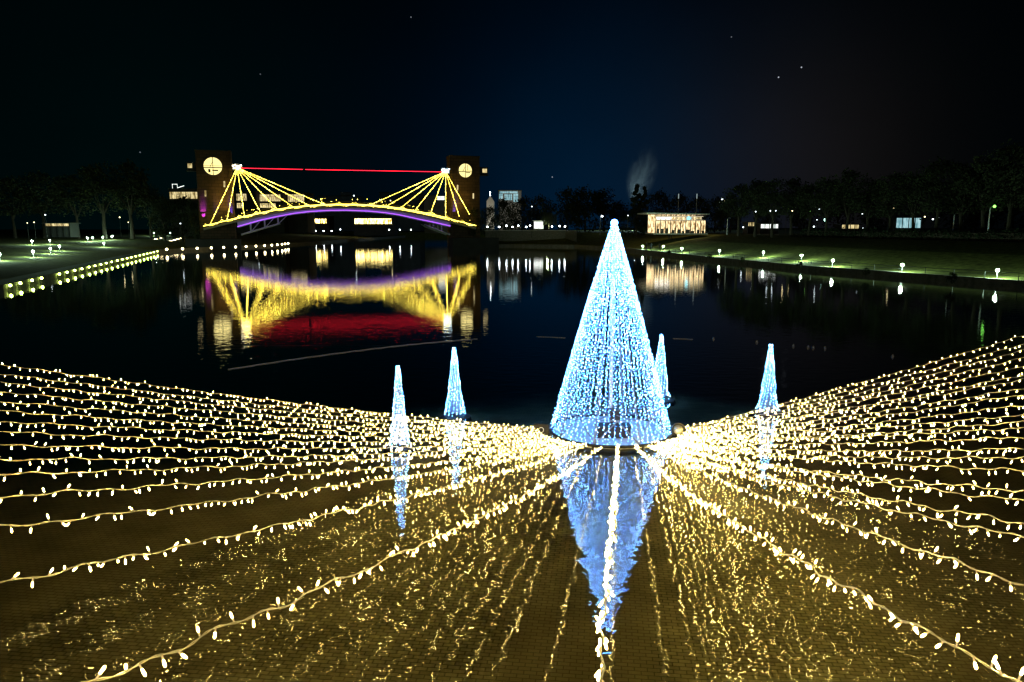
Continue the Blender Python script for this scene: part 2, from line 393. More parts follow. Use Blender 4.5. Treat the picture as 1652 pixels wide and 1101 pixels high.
for k in range(8):
    a = 2*PI*(k+.5)/8; a2 = 2*PI*(k+1)/8
    q.tube([(TR*.93*math.cos(a), TR*.93*math.sin(a), .1), (TR*.82*math.cos(a2), TR*.82*math.sin(a2), .74)], .02, 5)
    q.tube([(TR*.82*math.cos(a2), TR*.82*math.sin(a2), .74), (TR*.93*math.cos(a2+PI/8), TR*.93*math.sin(a2+PI/8), .1)], .02, 5)
    q.tube([(.05*math.cos(a), .05*math.sin(a), .6), (TR*.80*math.cos(a), TR*.80*math.sin(a), .70)], .02, 5)
q.build('brace', M['frame_grey'], tree)
q = MB(); q.box((0.0, -.55, .22), (.95, .45, .30)); q.box((0, -.55, .385), (1.0, .5, .03)); q.build('control_box', M['black'], tree)
q = MB(); q.box((.1, -.2, .4), (.28, .3, .66)); q.box((.1, -.2, .75), (.33, .35, .04)); q.build('power_unit', M['dark_steel'], tree)
NS = 66
for k in range(NS):
    a = 2*PI*k/NS+random.uniform(-.012, .012)
    pts = []; q = MB(); nseg = 14
    for i in range(nseg+1):
        t = i/nseg; z = .14+(TZ-.14)*(1-t); rr_ = .05+(TR-.05)*t - .05*math.sin(PI*t)*0
        rr_ += .035*math.sin(PI*t)
        aa = a+random.uniform(-.02, .02)*(1-.4*t)
        pts.append(Vector((rr_*math.cos(aa), rr_*math.sin(aa), z)))
    q.tube(pts, .0045, 3, 0, False)
    nl = 100
    for j in random.sample(range(nl), nl):
        t = (j+random.uniform(.2, .8))/nl
        x_ = t*nseg; i = min(int(x_), nseg-1); p = pts[i].lerp(pts[i+1], x_-i)
        p = p+Vector((random.uniform(-.035, .035), random.uniform(-.035, .035), 0))*(.3+t)
        q.octa(p, .0078*random.uniform(.8, 1.3), 1)
    q.build('light_strand', [M['wire_blue'], M['led_blue']], tree)
q = MB(); q.ball((0, 0, TZ-.04), .10, 12, 8); q.build('treetop_light', [M['led_blue']], tree)

# cases beside the tree
bp_ = onz(874, 700, 0)
t_ = empty('equipment_case', (bp_.x, bp_.y, 0), 'slanted dark flat case with a pale round mark left of the big light tree', 'case', rz=R(-12))
q = MB(); rt = Matrix.Rotation(R(-20), 3, 'X'); q.box((0, 0, .13), (.46, .12, .30), rt); q.build('panel', M['black'], t_)
q = MB(); q.tube([(.0+.07*math.cos(a), -.105-.0+.024*math.sin(a), .14+.068*math.sin(a)) for a in [2*PI*k/20 for k in range(20)]], .008, 5, closed=True); q.build('round_mark', M['steel'], t_)
q = MB(); q.tube([(-.18, .1, -.13), (-.18, .02, .2)], .015, 5); q.tube([(.18, .1, -.13), (.18, .02, .2)], .015, 5); q.tube([(-.18, .1, -.1), (.18, .1, -.1)], .015, 5); q.build('stand', M['dark_steel'], t_)
bp_ = onz(1093, 706, 0)
t_ = empty('floodlight', (bp_.x, bp_.y, 0), 'round black floodlight housing at the right foot of the big light tree', 'floodlight')
rt = Matrix.Rotation(R(70), 3, 'X') @ Matrix.Rotation(R(0), 3, 'Z')
q = MB(); q.lathe([(.0001, -.2), (.15, -.2), (.19, -.1), (.2, .12), (.21, .14), (.17, .14), (.15, .08), (.0001, .08)], 24, (0, 0, .22), 0, rt); q.build('housing', M['black'], t_, True)
q = MB(); q.lathe([(.0001, .085), (.14, .09), (.14, .1), (.0001, .11)], 20, (0, 0, .22), 0, rt); q.build('lens', M['steel'], t_, True)
q = MB(); q.box((0, .05, -.02), (.4, .3, .1)); q.tube([(-.22, .05, -.02), (-.22, 0, .25)], .015, 5); q.tube([(.22, .05, -.02), (.22, 0, .25)], .015, 5); q.build('bracket', M['dark_steel'], t_)

# ------------------------------------------------------------------ small light trees
def small_tree(px, ytop, ybase, label, wpx=31):
    B = onz(px, ybase, 0); d_ = ray(px, ytop); Y = B.y
    top = H+d_.z*Y/d_.y; dist = B.y*cp+6*sp; rb = wpx/2/F*dist
    t_ = empty('light_tree', B, label, 'light tree', 'slim blue light trees in the pool')
    q = MB(); q.lathe([(.0001, -.14), (rb*1.75, -.14), (rb*1.65, .02), (rb*1.2, .07), (.0001, .08)], 9); q.build('base', M['dark_steel'], t_)
    q = MB(); q.lathe([(rb*.80, .16), (rb*.62, top*.3), (rb*.36, top*.7), (rb*.10, top*.97), (.0001, top)], 14); q.build('cone_frame', M['wire_blue'], t_)
    ns = 14
    for k in range(ns):
        q = MB(); a = 2*PI*k/ns; pts = []
        for i in range(13):
            u = i/12; z = .10+(top-.08)*u; r_ = rb*(1.0-.88*u**.9)+(.045 if i == 0 else 0); aa = a+u*.9+random.uniform(-.08, .08)
            r_ *= 1+.06*math.sin(u*19+px); pts.append(Vector((r_*math.cos(aa), r_*math.sin(aa), z)))
        q.tube(pts, .004, 3, 0, False)
        nl = int(46*top/2.3)
        for j in random.sample(range(nl), nl):
            x_ = (j+random.random())/nl*12; i = min(int(x_), 11); p = pts[i].lerp(pts[i+1], x_-i)
            q.octa(p+Vector((random.uniform(-1, 1), random.uniform(-1, 1), random.uniform(-1, 1)))*.018, .0085*random.uniform(.8, 1.25), 1)
        q.build('light_strand', [M['wire_blue'], M['led_blue_small']], t_)
small_tree(645, 592, 722, 'slim blue light tree farthest left, its foot behind the warm light strings')
small_tree(734, 562, 672, 'slim blue light tree second from left, clear of the strings above its dark foot')
small_tree(1064, 541, 645, 'slim blue light tree close behind the right edge of the big one', 30)
small_tree(1238, 557, 666, 'slim blue light tree farthest right, its foot at the right fan of strings')

# ------------------------------------------------------------------ warm light strings
def bulb_profile(q, M3, base, ms):
    q.lathe([(.0030, 0), (.0042, .012), (.0043, .026)], 6, base, ms[0], M3)
    q.lathe([(.0044, .026), (.0050, .032), (.0056, .046), (.0045, .054), (.0001, .058)], 6, base, ms[1], M3)
q = MB(); bulb_profile(q, None, (0, 0, 0), (0, 1)); BULB_ME = q.mesh('bulb', [M['capsule'], M['bulb_obj']], True)
def rot_to(dirv):
    return Vector((0, 0, 1)).rotation_difference(dirv).to_matrix()
def in_frame(p):
    v = p-Vector((0, 0, H)); zc = v.y*cp-v.z*sp
    if zc < .2: return False
    yc = v.y*sp+v.z*cp
    X = CX+F*v.x/zc; Y = CY-F*yc/zc
    return -20 < X < 1672 and -20 < Y < 1125
def light_string(ex, ey, azim, label, sag, spacing, ext, drop=1.7):
    Fp = Vector((TC.x+TR*(1.06+.12*abs(azim))*math.sin(azim), TC.y-TR*1.06*math.cos(azim), .16))
    d_ = ray(ex, ey); P = Vector((0, 0, H))+d_*(-drop/d_.z)
    # straight chord through both, extended past the frame edge; sag is added back at P so the string still crosses there
    Nn = Fp+(P-Fp)*(1+ext)
    tP = 1/(1+ext)
    Nn.z += sag*4*tP*(1-tP)/tP
    Ln = (Nn-Fp).length; n_ = max(40, int(Ln/.035))
    def pos(t): p = Fp.lerp(Nn, t); p.z -= sag*4*t*(1-t); return p
    t_ = empty('light_string', Fp, label, 'light string', 'warm white light strings fanned out over the water')
    t_.matrix_basis = Matrix.Translation(Fp)
    side = (Nn-Fp).cross(Vector((0, 0, 1))).normalized(); upv = side.cross(Nn-Fp).normalized()
    ph = random.uniform(0, 6); wob = [random.uniform(0, 6) for _ in range(4)]
    def wobble(s_):
        return side*(.010*math.sin(s_*5.1+wob[0])+.008*math.sin(s_*13.7+wob[1]))+upv*(.010*math.sin(s_*6.3+wob[2])+.008*math.sin(s_*15.1+wob[3]))
    q = MB()
    near = (pos(1)-Vector((0, 0, H))).length < 14
    for s2 in range(2):
        pts = []
        for i in range(n_+1):
            t = i/n_; s_ = t*Ln; a = ph+s_*2*PI/.22+s2*PI
            pts.append(pos(t)-Fp+wobble(s_)+(side*math.cos(a)+upv*math.sin(a))*.0036)
        q.tube(pts, .0031, 4 if near else 3, 0, False)
    q.build('cable', M['cable'], t_, True)
    # bulbs
    bl = []; s_ = .05
    while s_ < Ln:
        t = s_/Ln; p = pos(t)+wobble(s_)
        if random.random() < .72: dv = Vector((0, 0, -1))
        else: dv = Vector((0, 0, 1))
        dv = (dv+side*random.uniform(-.9, .9)+(Nn-Fp).normalized()*random.uniform(-.8, .8)).normalized()
        bl.append((p, dv)); s_ += spacing*random.uniform(.55, 1.45)
    vis = sorted([i for i in range(len(bl)) if in_frame(bl[i][0])], key=lambda i: (bl[i][0]-Vector((0, 0, H))).length)[:100]
    vs_ = set(vis); rest = MB()
    for i, (p, dv) in random.sample(list(enumerate(bl)), len(bl)):
        m3 = rot_to(dv)
        if i in vs_:
            b_ = bpy.data.objects.new('bulb', BULB_ME); C.objects.link(b_); b_.parent = t_
            b_.matrix_basis = Matrix.Translation(p-Fp) @ m3.to_4x4()
        else:
            c0 = p-Fp
            rest.tube([c0, c0+dv*.028], .004, 3, 0, False)
            rest.lathe([(.0001, .028), (.0060, .044), (.0001, .058)], 4, c0, 1, m3)
    if rest.v: tag(rest.build('bulb_row', [M['capsule'], M['bulb_isl']], t_), kind='stuff')
leftY = [588, 603, 617, 632, 648, 663, 680, 697, 718, 741, 766, 801, 851, 940]
nl_ = len(leftY)+1
for i, y in enumerate(leftY):
    az = -R(88-(88-22)*i/(nl_-1))
    light_string(0, y, az, '%s light string down from the top of the left fan' % ORD[i], random.uniform(.17, .24), .11, .58-.03*i, 2.9-.07*i)
light_string(150, 1101, -R(14), 'lowest light string of the left fan, leaving through the bottom edge left of centre', .22, .115, .05)
light_string(965, 1101, R(-1), 'centre light string running straight at the camera over the tree reflection', .16, .062, .05)
rightY = [541, 555, 565, 577, 591, 605, 612, 626, 636, 653, 669, 680, 690, 705, 724, 738, 759, 792, 809, 844, 867, 942]
nr_ = len(rightY)+1
light_string(1645, 1101, R(14), 'lowest light string of the right fan, leaving at the bottom right corner', .22, .095, .05)
for i, y in enumerate(rightY):
    az = R(88-(88-22)*i/(nr_-1))
    light_string(1652, y, az, '%s light string down from the top of the right fan' % ORD[i], random.uniform(.15, .24), .15, .58-.02*i, 2.9-.045*i)

# ------------------------------------------------------------------ bridge (traced into the vertical plane through its two hubs)
A = atY(382, 271, 195.0); Bp = atY(719, 277, 212.0)
ud = Vector((Bp.x-A.x, Bp.y-A.y, 0)).normalized(); bn = Vector((-ud.y, ud.x, 0))   # bn points away from the camera
if bn.y < 0: bn = -bn
brot = math.atan2(ud.y, ud.x)
Ao = Vector((A.x, A.y, 0))
def bpl(x, y, off=0.0):
    """pixel -> bridge local coords (along, across, z) in the plane at `off` behind the hub plane"""
    d_ = ray(x, y); o_ = Vector((0, 0, H)); t = ((Ao+bn*off)-o_).dot(bn)/d_.dot(bn); p = o_+d_*t; q_ = p-Ao
    return Vector((q_.dot(ud), off, p.z))
BW = 6.0  # deck width
bridge = empty('footbridge', Ao, 'arched cable footbridge outlined in yellow lights between two towers', 'bridge', rz=brot)
deckpx = [(328, 367), (338, 364.8), (367, 357.5), (394.6, 351), (421, 345.3), (448, 339.8), (474, 336), (500, 333.6), (538.7, 331.6), (571.7, 331.6), (600, 333), (622, 335), (645, 338), (668.5, 342), (693.7, 347), (718.9, 353), (740, 359), (768, 366)]
dk = [bpl(x, y, -BW/2) for x, y in deckpx]
mb = MB(); vs = []; fs = []
for i, p in enumerate(dk):
    vs += [(p.x, -BW/2, p.z-.75), (p.x, BW/2, p.z-.75), (p.x, BW/2, p.z-.2), (p.x, -BW/2, p.z-.2)]
for i in range(len(dk)-1):
    for j in range(4): fs.append((4*i+j, 4*i+(j+1) % 4, 4*i+4+(j+1) % 4, 4*i+4+j))
mb.add(vs, fs); mb.build('deck', M['concrete'], bridge)
def interp(pl, x):
    for a_, b_ in zip(pl[:-1], pl[1:]):
        if a_.x <= x <= b_.x: return a_.z+(b_.z-a_.z)*(x-a_.x)/(b_.x-a_.x)
    return pl[0].z if x < pl[0].x else pl[-1].z
for s_ in (-1, 1):
    rail = MB(); yy = s_*(BW/2-.1)
    rail.tube([(p.x, yy, p.z+.95) for p in dk], .05, 5)
    x_ = dk[0].x
    while x_ < dk[-1].x: z_ = interp(dk, x_); rail.tube([(x_, yy, z_-.2), (x_, yy, z_+.95)], .035, 4); x_ += 1.5
    rl = rail.build('railing', M['dark_steel'], bridge)
    # string of yellow LEDs scalloped along the rail and a straight bright run on the deck edge
    q = MB(); x_ = dk[0].x+.5
    while x_ < dk[-1].x-.3:
        z_ = interp(dk, x_); ph = ((x_/4.2) % 1)
        zz = z_+.85-.9*(1-(2*ph-1)**2)
        q.octa((x_, yy+s_*.12, zz), .10 if random.random() < .75 else .05)
        x_ += .28
    for _ in range(26):
        x_ = random.uniform(dk[0].x, dk[-1].x); q.octa((x_, yy+s_*.12, interp(dk, x_)+random.uniform(1.0, 2.0)), .08)
    q.build('rail_lights', M['yellow_led'], bridge)
    q = MB(); q.tube([(p.x, s_*(BW/2+.06), p.z+.28) for p in dk], .12, 6); q.build('edge_light', M['yellow_rope'], bridge)
undpx = [(383, 366), (420, 355.5), (450, 349), (474, 344.5), (500, 341.5), (530, 339.8), (558, 339.4), (597, 341), (622, 343.5), (645, 347), (674, 353.5), (700, 358.8), (727, 365)]
un = [bpl(x, y, -BW/2) for x, y in undpx]
for s_ in (-1, 1):
    q = MB(); vs = []; fs = []
    for p in un: vs += [(p.x, s_*(BW/2-.6)-.2, p.z-.3), (p.x, s_*(BW/2-.6)+.2, p.z-.3), (p.x, s_*(BW/2-.6)+.2, interp(dk, p.x)-.7), (p.x, s_*(BW/2-.6)-.2, interp(dk, p.x)-.7)]
    for i in range(len(un)-1):
        for j in range(4): fs.append((4*i+j, 4*i+(j+1) % 4, 4*i+4+(j+1) % 4, 4*i+4+j))
    q.add(vs, fs); q.build('arch_rib', M['white_steel'], bridge)
q = MB(); q.tube([(p.x, -BW/2-.05, p.z-.0) for p in un], .09, 6); q.build('violet_strip', M['purple_led'], bridge)
for (pa, pb, posts) in ((((389, 379)), (452, 361), (404, 427, 449)), ((727, 379), (690, 365), (713, 700))):
    a_ = bpl(*pa, -BW/2); b_ = bpl(*pb, -BW/2)
    for s_ in (-1, 1):
        q = MB(); yy = s_*(BW/2-.6)
        q.tube([(a_.x, yy, a_.z), (b_.x, yy, b_.z)], .28, 6)
        for pxx in posts:
            c_ = bpl(pxx, 360, -BW/2); zz = a_.z+(b_.z-a_.z)*(c_.x-a_.x)/(b_.x-a_.x); q.tube([(c_.x, yy, zz), (c_.x, yy, interp(un, c_.x))], .22, 6)
            q.tube([(c_.x, yy, zz), (c_.x+(2.6 if a_.x < b_.x else -2.6), yy, interp(un, c_.x+2.6))], .1, 5)
        q.build('strut', M['white_steel'], bridge)
# abutments
for x0, x1, y0 in ((300, 388, 366), (727, 800, 368)):
    a_ = bpl(x0, 380, 0); b_ = bpl(x1, 380, 0); c_ = (a_.x+b_.x)/2
    q = MB(); zt = 5.4; q.prism([(a_.x, -BW/2+.1), (b_.x, -BW/2+.1), (b_.x, BW/2-.1), (a_.x, BW/2-.1)], -.5, 2.6)
    q.build('abutment', M['dark_wall'], bridge)
# cables
hubL = bpl(382.5, 271, -1.0); hubR = bpl(718.9, 277, -1.0)
for hub, ends in ((hubL, [(338, 364), (366, 357), (394.6, 350.5), (421, 344.5), (448, 338.5), (474, 335), (500, 332.5), (525, 331)]),
                  (hubR, [(595, 332), (622, 334), (645, 337), (668.5, 341), (693.7, 346.5), (718.9, 352), (741, 350), (757.5, 346.5)])):
    for e in ends:
        ep = bpl(e[0], e[1], -BW/2); q = MB()
        q.tube([hub, ep], .035, 5, 0)
        Lc = (ep-hub).length; k = int(Lc/.33)
        for i in range(k):
            p = Vector(hub).lerp(ep, (i+random.random()*.5)/k); q.octa(p+Vector((random.uniform(-.04, .04), 0, random.uniform(-.04, .04))), .12, 1)
        q.build('stay_cable', [M['yellow_rope'], M['yellow_led']], bridge)
# hub floodlights
for hub, m_ in ((hubL, M['hub_led']), (hubR, M['hub_led_cool'])):
    q = MB(); q.box(hub+Vector((0, .6, .2)), (2.3, 1.2, 1.5)); h_ = q.build('hub', M['steel'], bridge)
    q = MB()
    for k in range(5): q.ball(hub+Vector((-1.0+.5*k, -.2, .45+.2*math.sin(k*1.9))), .15)
    for k in range(4): q.ball(hub+Vector((-.8+.5*k, -.2, -.1)), .11)
    l_ = q.build('flood_lamp', m_, h_)
# red light line
ra = bpl(388, 271.5, -1.0); rb_ = bpl(488.5, 273.7, -1.0); rc = bpl(492.5, 273.8, -1.0); rd = bpl(712, 277.6, -1.0)
rt_ = empty('light_line', Ao, 'thin red light line strung level between the two towers above the bridge', 'light line', rz=brot)
q = MB(); q.tube([ra, rb_], .075, 6); q.build('light_tube', M['red_led'], rt_)
q = MB(); q.tube([rc, rd], .075, 6); q.build('light_tube', M['red_led'], rt_)
q = MB(); q.tube([ra+Vector((-2.2, 0, .1)), rd+Vector((1.6, 0, .1))], .03, 4); q.build('carrier_wire', M['dark_steel'], rt_)

# towers
def tower(x0, x1, ytop, ybot, win, wr, flip, label, side_win, slits):
    off = 1.5
    a_ = bpl(x0, 300, off); b_ = bpl(x1, 300, off); zt = bpl((x0+x1)/2, ytop, off).z
    t_ = empty('bridge_tower', Ao, label, 'tower', 'towers at the ends of the footbridge', rz=brot)
    dpt = 7.0
    q = MB(); q.prism([(a_.x, off), (b_.x, off), (b_.x, off+dpt), (a_.x, off+dpt)], -.5, zt); q.build('wall', M['brick'], t_)
    # fin on the bridge side and cap
    fx = b_.x if not flip else a_.x; s_ = 1 if not flip else -1
    q = MB(); q.prism([(fx, off-.4), (fx+s_*.7, off-.4), (fx+s_*.7, off+dpt*.6), (fx, off+dpt*.6)], -.5, zt+.4); q.build('fin', M['brick'], t_)
    q = MB(); q.prism([(a_.x-.15, off-.15), (b_.x+.15, off-.15), (b_.x+.15, off+dpt+.15), (a_.x-.15, off+dpt+.15)], zt, zt+.35); q.build('parapet', M['brick'], t_)
    for zz in (zt*.36, zt*.62): q = MB(); q.prism([(a_.x-.1, off-.14), (b_.x+.1, off-.14), (b_.x+.1, off-.003), (a_.x-.1, off-.003)], zz, zz+.22); q.build('ledge', M['brick'], t_)
    c = bpl(win[0], win[1], off); rw = wr/F*(Ao.y+5)
    rx = Matrix.Rotation(R(90), 3, 'X')
    q = MB(); q.lathe([(.0001, 0), (rw, 0), (rw, .12), (.0001, .12)], 32, (c.x, off-.02, c.z), 0, rx)
    wv = q.build('round_window', M['clock_glass'], t_)
    q = MB(); q.tube([(c.x+rw*math.cos(a), off-.16, c.z+rw*math.sin(a)) for a in [2*PI*k/32 for k in range(32)]], .11, 6, closed=True)
    q.box((c.x, off-.2, c.z), (.14, .1, rw*2)); q.box((c.x, off-.2, c.z-.35), (rw*2, .1, .2)); q.box((c.x, off-.2, c.z+.1), (rw*1.95, .1, .08))
    q.tube([(c.x-.8, off-.2, c.z-.4), (c.x, off-.2, c.z+1.2)], .06, 4)
    if not flip: q.box((c.x+.5, off-.2, c.z-rw*.45), (1.4, .1, .3)); q.box((c.x-.9, off-.2, c.z-rw*.5), (.5, .1, .8))
    else: q.box((c.x+.8, off-.2, c.z-.6), (1.2, .1, .15)); q.box((c.x+.7, off-.2, c.z+.8), (.12, .1, 1.6))
    q.build('window_frame', M['dark_steel'], wv)
    e_ = bpl(side_win[0], side_win[1], off+1)
    q = MB(); wx = abs(bpl(side_win[0]+6, side_win[1], off).x-bpl(side_win[0]-6, side_win[1], off).x)
    q.box((e_.x, off+1.8, e_.z), (wx*1.1, 2.6, 2.0)); q.box((e_.x, off+1.8, e_.z-1.25), (wx*1.25, 3.0, .2)); bay = q.build('side_bay', M['dark_wall'], t_)
    # joins the tower wall
    xx = a_.x if not flip else b_.x
    q = MB(); lo, hi = sorted((xx+(.1 if not flip else -.1), e_.x)); q.prism([(lo, off+.8), (hi, off+.8), (hi, off+2.8), (lo, off+2.8)], e_.z-1.3, e_.z-1.0); q.build('bay_bracket', M['dark_wall'], t_)
    q = MB(); q.box((e_.x+(.2*s_*-1), off+.46, e_.z), (wx*.6, .06, 1.1)); q.build('side_window', M['win_warm'], bay)
    for sx, sy in slits:
        s2 = bpl(sx, sy, off); q = MB(); q.box((s2.x, off-.02, s2.z), (.42, .1, 1.5)); q.build('slit_window', M['win_warm'], t_)
    return t_, a_, b_
tower(318, 371, 245, 372, (343.5, 268.5), 13.8, False, 'left bridge tower with round lit window beside the dark trees', (308, 268), [(362, 297.5), (331.5, 312.5)])
tower(730, 774, 253.5, 370, (750.5, 275.5), 12, True, 'right bridge tower with round lit window near the white gabled house', (780, 276), [(738, 303), (763.5, 316.5)])
# coloured uplights in the ground at the tower feet (lit lamps seen in the photograph)
def uplight(px, py, color, energy, label, off=.6, tilt=0.0, spot=30):
    p = bpl(px, py, off); wp = Ao+ud*p.x+bn*p.y; wp.z = p.z
    t_ = empty('uplight', (wp.x, wp.y, wp.z), label, 'uplight', 'coloured uplights at the tower feet')
    q = MB(); q.lathe([(.0001, -.25), (.2, -.25), (.24, .0), (.2, .02), (.2, -.05), (.0001, -.05)], 12); q.build('housing', M['black'], t_, True)
    ld = bpl(px, py-(16 if off > 0 else 30), 1.5); lw = Ao+ud*ld.x+bn*ld.y; lw.z = ld.z
    la = bpy.data.lights.new('uplight_beam', 'SPOT'); la.energy = energy; la.color = color; la.spot_size = R(spot); la.spot_blend = .8; la.shadow_soft_size = .15
    lo = bpy.data.objects.new('uplight_beam', la); C.objects.link(lo); lo.parent = t_
    d_ = (lw-wp).normalized(); lo.rotation_euler = (-d_).to_track_quat('Z', 'Y').to_euler(); lo.location = (0, 0, .05)
uplight(328, 359, (.65, .06, 1.0), 7500, 'magenta uplight at the left corner of the left tower')
uplight(349, 356, (.25, .15, 1.0), 700, 'faint violet uplight in the middle of the left tower foot')
uplight(373, 351, (.10, .06, 1.0), 4500, 'deep blue uplight at the bridge side of the left tower')
uplight(733, 351, (.14, .08, 1.0), 4500, 'deep blue uplight at the bridge side of the right tower')
uplight(360, 352, (1.0, .62, .12), 1500, 'amber uplight washing the left tower under the cables', -3.2, 0, 55)
uplight(741, 352, (1.0, .66, .14), 1100, 'amber uplight washing the right tower under the cables', -3.2, 0, 55)

# ------------------------------------------------------------------ lamps
def q_ball(r, seg=10, rings=6, z=0):
    q = MB(); q.ball((0, 0, z), r, seg, rings); return q
def lamp_proto(name, label, cat, group, h, r, glow, post_r=.05, cap=True):
    t_ = empty(name, (0, 0, 0), label, cat, group)
    q = MB(); q.lathe([(post_r*2.2, 0), (post_r*2, .05), (post_r, .08), (post_r, h-r*.9)], 8); q.build('post', M['dark_steel'], t_, True)
    q = q_ball(r, z=h); q.build('globe', glow, t_, True)
    if cap: q = MB(); q.lathe([(r*1.25, h+r*.75), (r*.9, h+r*1.1), (.0001, h+r*1.25)], 10); q.build('cap', M['dark_steel'], t_, True)
    return t_
def shore_hit(px, S, lo, hi, z=.9):
    d_ = ray(px, 400); k = d_.x/d_.y; best = None
    _, pts, nn = S
    for i in range(len(pts)-1):
        p, q_ = pts[i], pts[i+1]
        # x = k*y crossing
        f0 = p.x-k*p.y; f1 = q_.x-k*q_.y
        if f0*f1 <= 0 and abs(f0-f1) > 1e-6:
            t = f0/(f0-f1); c = p.lerp(q_, t)
            if lo < c.y < hi: best = c
    return best
def ground_z(S, x, y, prof):
    _, pts, nn = S; best = 1e9; 
    for i, p in enumerate(pts[:-1]):
        q_ = pts[i+1]; v = q_-p; t = max(0, min(1, (Vector((x, y))-p).dot(v)/v.length_squared)); d_ = (Vector((x, y))-(p+v*t)).length
        best = min(best, d_)
    for (a0, z0), (a1, z1) in zip(prof[:-1], prof[1:]):
        if a0 <= best <= a1: return z0+(z1-z0)*(best-a0)/(a1-a0)
    return prof[-1][1]
RP = [(0, .5), (1.2, .52), (5, .9), (13, 2.6), (22, 3.85), (60, 4.0), (420, 4.2)]
LP_ = [(0, .55), (2.5, .56), (8, 1.0), (30, 2.0), (70, 3.0), (400, 3.5)]
def on_bank(px, py, S, prof, hgt):
    """point on the bank whose lamp head of height hgt shows at the pixel"""
    c = shore_hit(px, S, 20, 260)
    if c is None: c = onz(px, py, 1.0+hgt); c = Vector((c.x, c.y))
    dr = Vector((ray(px, py).x, ray(px, py).y)).normalized(); best = None
    for k in range(400):
        q_ = c+dr*(k*.25+.8); z = ground_z(S, q_.x, q_.y, prof)
        yy = H+ray(px, py).z*q_.y/ray(px, py).y      # height of the sight line there
        e_ = abs(yy-(z+hgt))
        if best is None or e_ < best[0]: best = (e_, q_, z)
        if yy < z+hgt: break
    return Vector((best[1].x, best[1].y, best[2]-.02))
first = None
right_px = [(1037, 397), (1070, 397.5), (1100, 401), (1161, 404.5), (1232, 407), (1294, 412), (1345, 420), (1458, 427.5), (1613, 436)]
for i, (x, y) in enumerate(right_px):
    p = on_bank(x, y, RS, RP, .95)
    lab = '%s bright path lamp from the left along the right lawn' % ORD[i]
    if first is None: first = lamp_proto('path_lamp', lab, 'lamp', 'path lamps along the right lawn', .95, .155, M['path_lamp']); first.location = p
    else: dup(first, p, label=lab)
left_px = [(-2, 410), (52, 387), (53, 405.5), (81, 401), (96, 397), (168, 392.5), (80, 370), (141, 367.5), (166, 368), (181, 367), (249, 364.5), (276, 368), (150, 379), (142, 384)]
names_l = ['at the left frame edge of the left lawn', 'high above another lamp at far left of the lawn', 'lowest on the left lawn', 'right of the lowest one on the left lawn', 'upper of the close pair on the left lawn', 'alone on the lawn below the three far ones', 'under the pavilion lights on the left bank', 'leftmost of three distant ones on the left bank', 'middle of three distant ones on the left bank', 'rightmost of three distant ones on the left bank', 'left of the tower trees, small and warm', 'small, nearest the left tower trees', 'upper of two low path lights mid left lawn', 'lower of two low path lights mid left lawn']
for i, (x, y) in enumerate(left_px):
    p = on_bank(x, y, LS, LP_, .95); o_ = dup(first, p, label='cool white lamp '+names_l[i]); o_['group'] = 'path lamps on the left lawn'
    if i > 5: o_.scale = (.8, .8, 1)
# yellow-green lights along the left quay edge
qp = empty('quay_light', (0, 0, 0), '', 'lamp', 'yellow lights along the left quay')
q = MB(); q.box((-.2, 0, .30), (.12, .3, .5)); q.tube([(-.2, 0, .36), (0, 0, .36)], .04, 6); q.build('mount', M['dark_steel'], qp)
q = q_ball(.13, z=.36); q.build('globe', M['quay_lamp'], qp, True)
q = MB(); q.lathe([(.2, .52), (.15, .58), (.0001, .6)], 10); q.build('cap', M['dark_steel'], qp, True)
lampx = [3, 20, 40, 56, 86, 99, 112, 124, 136, 146, 156, 165, 174, 183.5, 192, 200, 207, 214, 221, 227.5, 233.5, 239, 244.5, 250.5]
cnt = 0
for x in lampx:
    c = shore_hit(x, LS, 60, 172)
    if c is None: continue
    lab = '%s yellow-green quay light from the left frame edge' % ORD[min(cnt, 27)]
    loc = (c.x+.42, c.y, .12)
    if cnt == 0: qp.location = loc; qp['label'] = lab
    else: dup(qp, loc, label=lab)
    cnt += 1
row2 = [269, 294.5, 318, 341, 361, 380, 397, 413, 427, 438.5, 447.5, 455, 460, 465]
qw = None
for i, x in enumerate(row2):
    p = onz(x, 402.5-9.5*i/13.0, .9); lab = '%s warm wall light from the left below the left tower' % ORD[i]
    if qw is None:
        qw = empty('wall_light', p, lab, 'lamp', 'warm wall lights along the quay under the bridge')
        q = q_ball(.26); q.build('globe', M['warm_lamp'], qw, True)
        q = MB(); q.lathe([(.45, .28), (.3, .36), (.0001, .38)], 10); q.build('cap', M['dark_steel'], qw, True)
        q = MB(); q.tube([(0, 0, .3), (0, .5, .3), (0, .5, -1.2)], .05, 5); q.build('bracket', M['dark_steel'], qw)
    else: dup(qw, p, label=lab)
# steps with lights on the left bank
st_ = empty('stone_steps', onz(238, 396, .7), 'flight of stone steps with small warm step lights on the left bank', 'steps')
for k in range(8):
    p = onz(236, 396-2.9*k, .7+.0*k); 
for k in range(8):
    q = MB(); yy = k*2.2; q.box((0, yy, .08+k*.22), (7, 2.2, .22+k*.02)); q.build('step', M['stone'], st_)
    if k % 1 == 0:
        for s_ in (-3, 3):
            q = MB(); q.box((s_+random.uniform(-.3, .3), yy-1.16, .16+k*.22), (.9, .1, .12)); q.build('step_light', M['warm_lamp'], st_)

